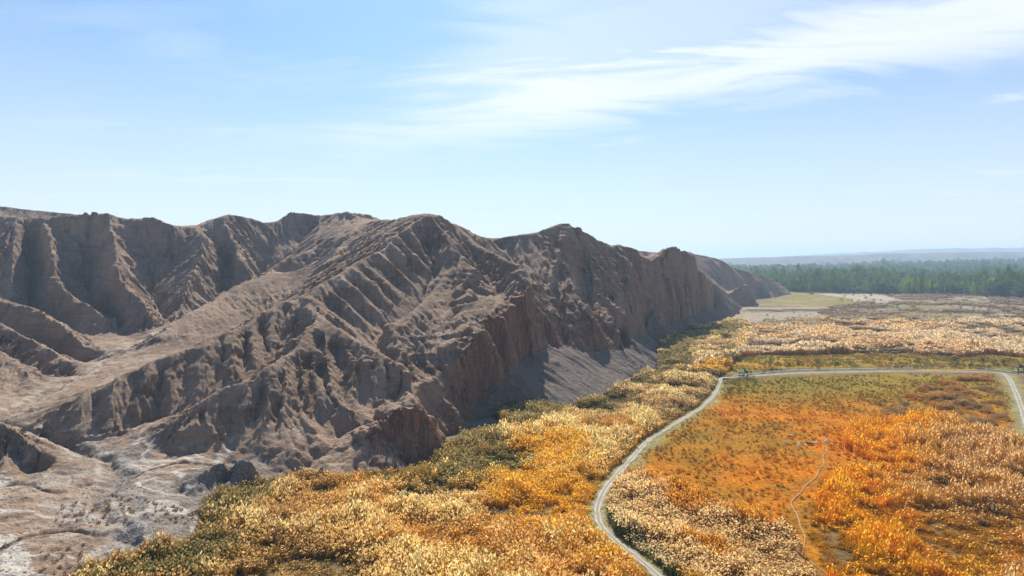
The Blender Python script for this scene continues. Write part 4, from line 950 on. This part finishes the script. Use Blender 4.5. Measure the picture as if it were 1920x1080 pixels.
# -- tussocks of the meadow
x, y = jgrid(MEADOW, 1.15, 7); k = visible(x, y) & keep_off(x, y, 2.6); x, y = x[k], y[k]; n2 = fbm(x, y, 18, 4, 91); n1 = fbm(x, y, 60, 4, 90); n4 = fbm(x, y, 8, 3, 160)
k = rng.random(len(x)) < 0.26 + .5 * n4; x, y, n2, n1, n4 = [a[k] for a in (x, y, n2, n1, n4)]; N = len(x)
tint = C3(N, (0.46, 0.22, 0.02)); tint = lerpc(tint, (0.70, 0.28, 0.012), sstep(n2 + .8 * n1, -.2, .5)); tint = lerpc(tint, (0.13, 0.10, 0.03), (rng.random(N) < .20) * .7); tint = lerpc(tint, (0.19, 0.17, 0.03), sstep(y + 30 * n1, 270, 345) * .85)
plm = tint; s = rng.uniform(.5, 1.35, N); sxy = s * rng.uniform(.9, 1.5, N); zz_ = ground_z(x, y) - .03
put('meadow_tussocks', np.ones(N, bool), TUSS, 'low rust and olive tussocks of the grazed meadow')
x, y = jgrid(MEADOW2, 2.0, 8); k = visible(x, y) & keep_off(x, y, 3); x, y = x[k], y[k]; n4 = fbm(x, y, 12, 3, 161); k = n4 > -.15; x, y, n4 = x[k], y[k], n4[k]; N = len(x)
tint = C3(N, (0.26, 0.19, 0.04)); tint = lerpc(tint, (0.50, 0.27, 0.04), sstep(n4, .1, .5)); plm = tint; s = rng.uniform(.6, 1.6, N); sxy = s * 1.5; zz_ = ground_z(x, y) - .03
put('verge_tussocks', np.ones(N, bool), TUSS, 'olive tussocks of the strip behind the water channel')

# -- stones and dry cushion plants on the gravel fan
def stone_mesh(name, seed):
    r = random.Random(seed); bm = bmesh.new(); bmesh.ops.create_icosphere(bm, subdivisions=1, radius=1)
    for v in bm.verts: v.co *= r.uniform(.7, 1.15); v.co.z *= .55
    me = bpy.data.meshes.new(name); bm.to_mesh(me); bm.free(); me.materials.append(M_STONE); return me
M_STONE = simple('stone', (0.27, 0.22, 0.18), 0.9, 0.35, 0.5)
FAN = [G(-80,900,4), G(60,900,4), G(250,900,4), G(330,935,3), G(420,950,2), G(372,1005,2), G(150,1085,2), G(60,1200,2), G(-80,1200,2)]
x, y = jgrid(FAN, 0.8, 9); k = visible(x, y, .1); x, y = x[k], y[k]; N = len(x); n2 = fbm(x, y, 10, 3, 170); k = rng.random(N) < np.clip(.25 + n2, 0, 1); x, y = x[k], y[k]; N = len(x)
zz_ = mountain_z(x, y); s = rng.uniform(.08, .30, N); sxy = s * 1.2; tint = C3(N, (1, 1, 1)); plm = tint
put('gravel_stones', np.ones(N, bool), [stone_mesh('stone_%d' % i, i) for i in range(3)], 'loose stones strewn over the gravel fan')
x, y = jgrid([p[:2] for p in TALUS], 1.3, 12); dcl = dpoly(x, y, FOOT); k = rng.random(len(x)) < np.where(dcl < 9, .5, .10) * (fbm(x, y, 9, 2, 172) > -.2); x, y = x[k], y[k]; N = len(x)
zz_ = mountain_z(x, y); s = rng.uniform(.10, .25, N) * (1 + 2.2 * (rng.random(N) < .12)); sxy = s * 1.2; tint = C3(N, (1, 1, 1)); plm = tint
put('fallen_rubble', np.ones(N, bool), [stone_mesh('rubble_%d' % i, 10 + i) for i in range(3)], 'rubble fallen to the lower edge of the grey scree')
SH = [G(60,960,3), G(150,935,3), G(240,930,3), G(300,950,2), G(400,955,2), G(330,990,2), G(240,985,2), G(180,1010,2), G(140,1085,2), G(70,1085,2), G(60,1010,3)]
x, y = jgrid(SH, 1.9, 10); n2 = fbm(x, y, 12, 3, 171); k = n2 > -.05; x, y = x[k], y[k]; N = len(x); zz_ = mountain_z(x, y) - .03
tint = C3(N, (0.24, 0.13, 0.075)); tint = lerpc(tint, (0.40, 0.26, 0.14), rng.random(N)); plm = tint; s = rng.uniform(.5, 1.2, N); sxy = s * 1.3
put('fan_cushion_plants', np.ones(N, bool), TUSS, 'small dry brown cushion plants on the pale fan')

# ------------------------------------------------------------------ trees
M_BARK = simple('bark', (0.16, 0.12, 0.09), 0.9, 0.3, 4)
def crown_mesh(name, shape, seed, n, leaf, mat):
    r = random.Random(seed); v = []; f = []
    if shape == 'poplar': lobes = [(r.uniform(-.5, .5), r.uniform(-.5, .5), 2.5 + i * 1.35, (2.1 if i < 9 else 1.6) * r.uniform(.7, 1.0) * math.sin(min(1, (i + 2) / 6) * 1.57), 1.5) for i in range(12)]
    elif shape == 'round': lobes = [(r.uniform(-3, 3), r.uniform(-3, 3), r.uniform(3.0, 8.5), r.uniform(1.8, 3.0), r.uniform(1.6, 2.5)) for _ in range(13)]
    else: lobes = [(r.uniform(-1.5, 1.5), r.uniform(-1.5, 1.5), r.uniform(1.9, 3.7), r.uniform(.6, 1.1), r.uniform(.5, .9)) for _ in range(11)]
    for k in range(n):
        lx, ly, lz, lr, lh = r.choice(lobes); d = Vector((r.gauss(0, 1), r.gauss(0, 1), r.gauss(0, 1))).normalized(); q = r.uniform(.55, 1.08)
        c = Vector((lx + d.x * lr * q, ly + d.y * lr * q, lz + d.z * lh * q)); a = Vector((r.gauss(0, 1), r.gauss(0, 1), r.gauss(0, 1) + .5)).normalized() * leaf * r.uniform(.7, 1.5)
        b = a.cross(Vector((r.gauss(0, 1), r.gauss(0, 1), r.gauss(0, 1)))).normalized() * leaf * .55
        i = len(v); v.extend([c - b, c + a, c + b]); f.append((i, i + 1, i + 2))
    return mesh_np(name, v, f, mat, smooth=False)
def trunk_mesh(name, h, r0, limbs, seed, reach=1.5):
    r = random.Random(seed); v = []; f = []
    def tube(p0, p1, ra, rb, seg=5):
        ax = (p1 - p0).normalized(); u = ax.orthogonal().normalized(); w_ = ax.cross(u); i = len(v)
        for p, rr in ((p0, ra), (p0.lerp(p1, .5) + u * ra * .3, (ra + rb) / 2), (p1, rb)):
            for k in range(seg): a = 6.283 * k / seg; v.append(p + (u * math.cos(a) + w_ * math.sin(a)) * rr)
        for q in range(2):
            for k in range(seg): f.append((i + q * seg + k, i + q * seg + (k + 1) % seg, i + (q + 1) * seg + (k + 1) % seg, i + (q + 1) * seg + k))
    top = Vector((r.uniform(-.05, .05) * h, r.uniform(-.05, .05) * h, h)); tube(Vector((0, 0, -.3)), top, r0, r0 * .3, 6)
    for k in range(limbs):
        z0 = h * r.uniform(.3, .85); a = r.uniform(0, 6.283); s = Vector((0, 0, 0)).lerp(top, z0 / h); tube(s, s + Vector((math.cos(a) * reach, math.sin(a) * reach, reach * r.uniform(.7, 1.6))), r0 * .4, r0 * .1, 4)
    return mesh_np(name, v, f, M_BARK)
M_POP = leaf_mat('poplar_leaves', .5, col=(0.12, 0.20, 0.04)); M_POPY = leaf_mat('poplar_leaves_light', .55, col=(0.24, 0.34, 0.04)); M_DARK = leaf_mat('dark_leaves', .45, col=(0.075, 0.13, 0.045)); M_GREY = leaf_mat('grey_leaves', .4, col=(0.17, 0.21, 0.10))
M_SMALL = leaf_mat('willow_leaves', .3, col=(0.09, 0.12, 0.035), rnd=.3)
kinds = {
 'poplar': [(trunk_mesh('poplar_trunk', 14, .28, 6, i, 1.2), crown_mesh('poplar_crown', 'poplar', i, 620, .62, M_POP)) for i in range(3)],
 'light': [(trunk_mesh('light_poplar_trunk', 14, .28, 6, 10 + i, 1.2), crown_mesh('light_poplar_crown', 'poplar', 10 + i, 620, .6, M_POPY)) for i in range(2)],
 'dark': [(trunk_mesh('dark_tree_trunk', 8, .4, 8, 20 + i, 3), crown_mesh('dark_tree_crown', 'round', 20 + i, 800, .75, M_DARK)) for i in range(3)],
 'grey': [(trunk_mesh('grey_tree_trunk', 6, .35, 8, 30 + i, 2.5), crown_mesh('grey_tree_crown', 'round', 30 + i, 700, .7, M_GREY)) for i in range(2)],
}
def tree(name, label, group, loc, sc_, rz, pair, cat='tree'):
    e = bpy.data.objects.new(name, None); C.objects.link(e); e.location = loc; e.rotation_euler = (0, 0, rz); e.scale = sc_
    tag(e, label, cat, group); link('trunk', pair[0], e); link('crown', pair[1], e); return e
# front of the woods, one by one
front = [(1455,533,4200),]
FE = [G(1462,546), G(1500,548), G(1560,549.5), G(1640,551), G(1720,551.5), G(1790,553), G(1850,556), G(1925,560), G(2000,563)]
def front_y(xx, yy):      # how far behind the front edge of the woods (m)
    P = np.array(FE); ang = xx / yy; pa = P[:, 0] / P[:, 1]; return yy - np.interp(ang, pa, P[:, 1])
fx = []
r_ = random.Random(5)
tcount = 0
nfront = 290
for i in range(nfront):
    tpx = 1462 + (1935 - 1462) * (i + r_.random()) / nfront; ang = (tpx - 960) / FOC
    Yf = float(np.interp(ang, [p[0] / p[1] for p in FE], [p[1] for p in FE])); Yt = Yf + r_.choice((0, 8, 18, 30, 45)) + r_.uniform(-5, 8)
    light = (1685 < tpx < 1760) or (1800 < tpx < 1870 and r_.random() < .5) or (1480 < tpx < 1520 and r_.random() < .5); grey = (1590 < tpx < 1640) or (1462 < tpx < 1480)
    kd = 'light' if light and r_.random() < .75 else 'grey' if grey and r_.random() < .8 else 'dark' if r_.random() < .38 else 'poplar'
    hs = r_.choice((.75, .9, 1, 1, 1.1, 1.2)) * {'light': r_.uniform(.9, 1.25), 'poplar': r_.uniform(1.05, 1.4), 'dark': r_.uniform(1.1, 1.6), 'grey': r_.uniform(.6, 1.0)}[kd] * (1.15 + .35 * (tpx > 1850)) * (1 + .35 * float(fbm(np.array([tpx]), np.array([3.]), 40, 2, 190)[0]))
    lab = {'light': 'light green poplar in the front row of the woods', 'poplar': 'slim dark green poplar at the front edge of the woods', 'dark': 'broad dark crowned tree at the front edge of the woods', 'grey': 'low grey-green round tree before the poplars'}[kd]
    X_ = ang * Yt; zt = float(ground_z(np.array([X_]), np.array([Yt]))[0])
    tree('poplar_tree' if kd in ('poplar', 'light') else 'broadleaf_tree', lab, lab.split(' in the')[0].split(' at the')[0].split(' before')[0] + 's at the woods edge', (X_, Yt, zt), (hs * r_.uniform(.9, 1.2),) * 2 + (hs,), r_.uniform(0, 6.28), r_.choice(kinds[kd]))
# the woods behind, one mass
def forest_mesh(pair, name):
    return pair[1]
WP = [G(1440,546), G(2300,566), (4200, 3900), (1200, 4300), G(1400,520)]
x, y = jgrid(WP, 11.0, 11); fy_ = front_y(x, y); k = (fy_ > 35) & (np.abs(x / y) < .84); x, y = x[k], y[k]
n1 = fbm(x, y, 260, 3, 180); n2 = fbm(x, y, 70, 3, 181)
k = (n1 + .6 * n2 > -.10) & (rng.random(len(x)) < np.clip(1.5 - y / 3500, .3, 1)); x, y, n1, n2 = [a[k] for a in (x, y, n1, n2)]; N = len(x)
tint = C3(N, (1, 1, 1)); plm = tint; s = rng.uniform(.7, 1.6, N) * (1.1 + .7 * n2 + .6 * n1); sxy = s * rng.uniform(1.1, 1.9, N) * np.clip(y / 1800, 1, 1.8); zz_ = ground_z(x, y)
put('woods', np.ones(N, bool), [kinds['poplar'][0][1], kinds['poplar'][1][1]] + [p[1] for p in kinds['dark']] + [kinds['grey'][0][1]], 'dense green woods filling the valley to the far hills')

# small trees along the water channel
small = [(trunk_mesh('small_tree_trunk', 2.6, .10, 7, 50 + i, 1.1), crown_mesh('small_tree_crown', 'small', 50 + i, 620, .17, M_SMALL)) for i in range(3)]
TR = [(1442,692,1.25,'bushy green tree, the leftmost of the row behind the water channel'), (1463,693,.95,'thin grey-green tree right beside the bushy leftmost tree of the channel row'), (1479,693,.9,'sparse low tree third from left in the channel row'),
      (1497,692,1.05,'round grey-green tree fourth from left in the channel row'), (1536,691,1.2,'green tree with a spreading crown, fifth from left in the channel row'), (1566,691,1.1,'wide pale green tree, sixth from left in the channel row'),
      (1596,690,1.0,'leaning sparse tree, seventh from left in the channel row'), (1720,688,1.2,'lone round tree at the middle of the straight track'), (1789,688,1.3,'darker green tree beside the low hedge of brush behind the channel'),
      (1845,688,1.2,'bare thin tree nearest left of the brown pavilion'), (1861,688,1.0,'small tree just left of the brown pavilion'), (1884,689,1.1,'tree touching the left side of the brown pavilion')]
for i, (px, py, s_, lab) in enumerate(TR):
    X_, Y_ = G(px, py - 1.0); tree('small_tree', lab, 'small trees along the water channel', (X_, Y_, float(ground_z(np.array([X_]), np.array([Y_]))[0])), (s_ * 1.05, s_ * 1.05, s_ * 1.05), i * 1.7, small[i % 3])

# bushes that stand alone (things)
M_BG = leaf_mat('shrub_leaves_green', .35, col=(0.17, 0.18, 0.05)); M_BT = leaf_mat('shrub_leaves_tan', .4, col=(0.40, 0.27, 0.12)); M_BD = leaf_mat('shrub_leaves_dark', .3, col=(0.13, 0.10, 0.06))
def alone(me0, mat): m_ = me0.copy(); m_.materials.clear(); m_.materials.append(mat); return m_
BB = {'green': [alone(bush_mesh('shrub', 420, 1.5, 2.2, .15, seed=90 + i), M_BG) for i in range(2)], 'tan': [alone(bush_mesh('shrub', 420, 1.5, 2.0, .15, seed=94 + i), M_BT) for i in range(2)], 'dark': [alone(bush_mesh('shrub', 420, 1.5, 2.0, .15, seed=97 + i), M_BD) for i in range(2)]}
def bushes(region, n, seed, pal, smin, smax, label, group):
    r = random.Random(seed); xs = [p[0] for p in region]; ys_ = [p[1] for p in region]; k = 0; tries = 0; made = []
    while k < n and tries < 20000:
        tries += 1
        px, py = r.uniform(min(xs), max(xs)), r.uniform(min(ys_), max(ys_)); X_, Y_ = G(px, py)
        if not inpoly(np.array([px]), np.array([py]), region)[0] or not keep_off(np.array([X_]), np.array([Y_]), 3.4)[0]: continue
        if any((X_ - a) ** 2 + (Y_ - b_) ** 2 < 6 for a, b_ in made): continue
        made.append((X_, Y_)); k += 1; kd = r.choice(pal); s_ = r.uniform(smin, smax)
        o = link('shrub', r.choice(BB[kd]), None, (X_, Y_, float(ground_z(np.array([X_]), np.array([Y_]))[0]) - .05)); o.rotation_euler = (0, 0, r.uniform(0, 6.28)); o.scale = (s_ * r.uniform(1, 1.3), s_ * r.uniform(1, 1.3), s_)
        tag(o, label % {'green': 'olive green', 'tan': 'tawny', 'dark': 'dark brown'}[kd], 'shrub', group)
bushes([(1610,664), (1740,664), (1900,676), (1900,684), (1700,682), (1620,674)], 34, 1, ('tan', 'dark', 'green'), .5, 1.0, 'rounded %s shrub in the row before the pinkish reed band', 'shrubs before the far reed band')
bushes([(1780,684), (1890,684), (1900,689), (1790,688)], 16, 2, ('green', 'dark'), .6, 1.0, 'low %s shrub in the hedge behind the water channel', 'hedge shrubs behind the channel')
bushes([(1640,760), (1700,735), (1800,720), (1880,735), (1895,800), (1700,800)], 40, 3, ('tan', 'dark', 'tan'), .5, 1.15, 'rounded %s shrub on the right part of the rust meadow', 'shrubs on the meadow')
bushes([(1500,549), (1920,556), (1920,600), (1650,596), (1600,575), (1540,560)], 110, 4, ('dark', 'green', 'tan'), 1.0, 2.2, 'rounded %s shrub on the brown flats before the woods', 'shrubs on the flats')
bushes([(1400,597), (1440,586), (1600,588), (1600,596)], 14, 6, ('dark', 'green'), .6, 1.3, 'rounded %s shrub on the pale sand beyond the far reeds', 'shrubs on the pale sand')
bushes([(1360,712), (1412,709), (1420,722), (1370,745), (1350,750)], 22, 5, ('green', 'green', 'tan'), .7, 1.15, '%s shrub at the bend where the roads meet', 'shrubs at the road junction')

# ------------------------------------------------------------------ pavilions, sheep
M_ROOFG = simple('green_roof', (0.03, 0.13, 0.05), .5, .2, 2); M_WOOD = simple('dark_timber', (0.07, 0.045, 0.03), .8, .3, 5); M_ROOFB = simple('brown_roof', (0.12, 0.085, 0.06), .8, .25, 3); M_SLAB = simple('pale_concrete', (0.55, 0.53, 0.48), .9, .1, 2)
def box(bm, x0, x1, y0, y1, z0, z1):
    vs_ = [bm.verts.new(p) for p in ((x0,y0,z0),(x1,y0,z0),(x1,y1,z0),(x0,y1,z0),(x0,y0,z1),(x1,y0,z1),(x1,y1,z1),(x0,y1,z1))]
    for q in ((0,3,2,1),(4,5,6,7),(0,1,5,4),(1,2,6,5),(2,3,7,6),(3,0,4,7)): bm.faces.new([vs_[i] for i in q])
def bmo(name, fn, mat, parent):
    bm = bmesh.new(); fn(bm); me = bpy.data.meshes.new(name); bm.to_mesh(me); bm.free(); me.materials.append(mat); return link(name, me, parent)
def pavilion(loc, rz, wd, hpost, hroof, mroof, label, ridge):
    e = bpy.data.objects.new('pavilion', None); C.objects.link(e); e.location = loc; e.rotation_euler = (0, 0, rz); tag(e, label, 'pavilion')
    h = wd / 2
    bmo('floor_slab', lambda bm: box(bm, -h - .3, h + .3, -h - .3, h + .3, -.15, .14), M_SLAB, e)
    pm = None
    for sx in (-1, 1):
        for sy in (-1, 1):
            p = bmo('post', lambda bm: box(bm, -.11, .11, -.11, .11, .14, hpost), M_WOOD, e) if pm is None else link('post', pm, e)
            pm = p.data; p.location = (sx * (h - .15), sy * (h - .15), 0)
    for a in (0, 1):
        for s in (-1, 1):
            b_ = bmo('beam', lambda bm: box(bm, -h + .265, h - .265, -.07, .07, hpost - .3, hpost - .06), M_WOOD, e); b_.rotation_euler = (0, 0, a * R(90)); b_.location = (s * (h - .15), 0, 0) if a else (0, s * (h - .15), 0)
    def roof(bm):
        o_ = h + .55; z0 = hpost + .002; lo = [bm.verts.new(p) for p in ((-o_, -o_, z0), (o_, -o_, z0), (o_, o_, z0), (-o_, o_, z0))]; l2 = [bm.verts.new((v.co.x, v.co.y, z0 + .14)) for v in lo]
        r0 = bm.verts.new((0, -ridge, z0 + hroof)); r1 = bm.verts.new((0, ridge, z0 + hroof))
        bm.faces.new(lo[::-1])
        for i in range(4): bm.faces.new((lo[i], lo[(i + 1) % 4], l2[(i + 1) % 4], l2[i]))
        bm.faces.new((l2[0], l2[1], r0)); bm.faces.new((l2[1], l2[2], r1, r0)); bm.faces.new((l2[2], l2[3], r1)); bm.faces.new((l2[3], l2[0], r0, r1))
    rf = bmo('roof', roof, mroof, e)
    bmo('finial', lambda bm: box(bm, -.1, .1, -ridge - .1, ridge + .1, hpost + hroof - .06, hpost + hroof + .12), mroof, rf)
    for s in (-1, 1): 
        q = bmo('bench', lambda bm: (box(bm, -.2, .2, -h + .6, h - .6, .50, .58), box(bm, -.15, .15, -h + .7, -h + .8, .14, .50), box(bm, -.15, .15, h - .8, h - .7, .14, .50)), M_WOOD, e); q.location = (s * (h - .6), 0, 0)
    return e
px_, py_ = G(1394, 707)
pavilion((px_, py_, .02), R(35), 3.1, 2.5, 2.0, M_ROOFG, 'small open pavilion with a pointed green roof beside the road junction', .25)
px_, py_ = G(1909, 696)
pavilion((px_, py_, .02), R(15), 3.6, 2.3, 1.9, M_ROOFB, 'brown timber pavilion with a hipped roof at the right bend of the track', .5)

M_WOOL = simple('wool', (0.78, 0.75, 0.68), .95, .08, 8); M_WOOLD = simple('dark_wool', (0.05, 0.04, 0.035), .95, .2, 8)
def sheep_mesh(name, mat, graze):
    bm = bmesh.new()
    def tube(pts, rs, seg=8):
        rings = []
        for i, (p, r) in enumerate(zip(pts, rs)):
            a = Vector(pts[min(i + 1, len(pts) - 1)]) - Vector(pts[max(i - 1, 0)]); a.normalize(); u = a.cross(Vector((0, 1, 0))); 
            if u.length < .01: u = Vector((0, 0, 1))
            u.normalize(); w_ = a.cross(u); rings.append([bm.verts.new(Vector(p) + (u * math.cos(6.283 * k / seg) + w_ * math.sin(6.283 * k / seg)) * r) for k in range(seg)])
        for a, b_ in zip(rings[:-1], rings[1:]):
            for k in range(seg): bm.faces.new((a[k], a[(k + 1) % seg], b_[(k + 1) % seg], b_[k]))
        bm.faces.new(rings[0][::-1]); bm.faces.new(rings[-1])
    tube([(-.52,0,.58), (-.45,0,.62), (-.2,0,.62), (.1,0,.60), (.35,0,.62), (.46,0,.64)], [.08, .22, .27, .28, .24, .12])
    hd = [(.40,0,.68), (.55,0,.62), (.68,0,.38), (.76,0,.22)] if graze else [(.38,0,.68), (.52,0,.86), (.62,0,.94), (.78,0,.86)]
    tube(hd, [.13, .11, .09, .05]); 
    for sx, sy in ((-.36, .12), (-.36, -.12), (.30, .12), (.30, -.12)): tube([(sx, sy, .5), (sx - .02, sy, .28), (sx, sy, 0)], [.08, .045, .035], 6)
    e_ = Vector(hd[1]); tube([e_ + Vector((.02, .08, .04)), e_ + Vector((0, .2, .0))], [.03, .015], 5); tube([e_ + Vector((.02, -.08, .04)), e_ + Vector((0, -.2, .0))], [.03, .015], 5)
    me = bpy.data.meshes.new(name); bm.normal_update(); bm.to_mesh(me); bm.free(); me.materials.append(mat)
    for p in me.polygons: p.use_smooth = True
    return me
sm = [sheep_mesh('sheep', M_WOOL, True), sheep_mesh('sheep', M_WOOL, False)]; smd = sheep_mesh('sheep', M_WOOLD, True)
SHP = [(1473,833,0,'white sheep at the left end of the grazing flock, set apart'), (1484,820,0,'white sheep grazing highest up, a little behind the flock'), (1498,836,0,'white sheep left of the dark sheep in the middle of the flock'), (1498.5,839,1,'white sheep just below the sheep left of the dark ones'), (1511,839,0,'white sheep nearest to the camera in the flock'),
       (1524,835,0,'white sheep right of the dark pair, grazing left of the footpath'), (1531,834,1,'white sheep close on the left of the footpath'), (1547,832,0,'white sheep standing on the footpath'), (1550,830,1,'white sheep just right of the footpath')]
for i, (px, py, k_, lab) in enumerate(SHP):
    X_, Y_ = G(px, py); o = link('sheep', sm[k_], None, (X_, Y_, float(ground_z(np.array([X_]), np.array([Y_]))[0]))); o.rotation_euler = (0, 0, i * 1.9); tag(o, lab, 'sheep', 'flock grazing on the meadow')
for i, (px, py, lab) in enumerate([(1514,835,'dark sheep left in the pair among white sheep'), (1519,836,'dark sheep right in the pair among white sheep')]):
    X_, Y_ = G(px, py); o = link('sheep', smd, None, (X_, Y_, float(ground_z(np.array([X_]), np.array([Y_]))[0]))); o.rotation_euler = (0, 0, i * 2.3 + 1); tag(o, lab, 'sheep', 'flock grazing on the meadow')

# ------------------------------------------------------------------ far hills and haze
def far_hills(name, Y0, depth, prof, seed, amp):
    xs = np.arange(prof[0][0], prof[-1][0], 28.0); us = np.linspace(0, 1, 40); X_, U = np.meshgrid(xs, us)
    top = 1.45 * np.interp(X_, [p[0] for p in prof], [p[1] for p in prof]); Yc = Y0 + U * depth
    z = top * sstep(U, 0, .45) * (1 - .25 * U) * (1 + amp * fbm(X_, Yc, 420, 4, seed)); gl = np.abs(fbm(X_ + 60 * fbm(X_, Yc, 300, 2, seed + 5), Yc * .35, 190, 4, seed + 2))
    z = z * (1 - .55 * sstep(gl, .28, 0) * np.sin(np.clip(U * 2, 0, 1) * 3.14)); z[0] = -3
    n_, m_ = X_.shape; ii = np.arange(n_ * m_).reshape(n_, m_); ff = np.stack([ii[:-1, :-1], ii[:-1, 1:], ii[1:, 1:], ii[1:, :-1]], -1).reshape(-1, 4)
    tag(link(name, mesh_np(name, np.stack([X_.ravel(), Yc.ravel(), z.ravel()], -1), ff, M_FAR)), None, None, None, 'structure')
M_FAR = simple('far_earth', (0.17, 0.145, 0.13), .95, .2, .004)
far_hills('hills', 4400, 1500, [(800, 55), (1700, 62), (2200, 78), (2900, 92), (3600, 105), (4600, 110)], 200, .14)
far_hills('hills', 8200, 3000, [(2000, 40), (3000, 75), (4000, 100), (5000, 150), (6200, 195), (8500, 210)], 210, .10)

bm = bmesh.new(); box(bm, -16500, 16500, -3200, 17000, -7.5, 235)
me = bpy.data.meshes.new('haze'); bm.to_mesh(me); bm.free()
mh, t, o = newmat('haze_air'); pv = t.nodes.new('ShaderNodeVolumePrincipled'); pv.inputs['Density'].default_value = 0.00012; pv.inputs['Color'].default_value = (0.56, 0.76, 1.0, 1); pv.inputs['Anisotropy'].default_value = 0.25
lk(t, pv.outputs[0], o.inputs['Volume']); me.materials.append(mh)
tag(link('haze', me), 'thin blue haze in the valley air', None, None, 'stuff')
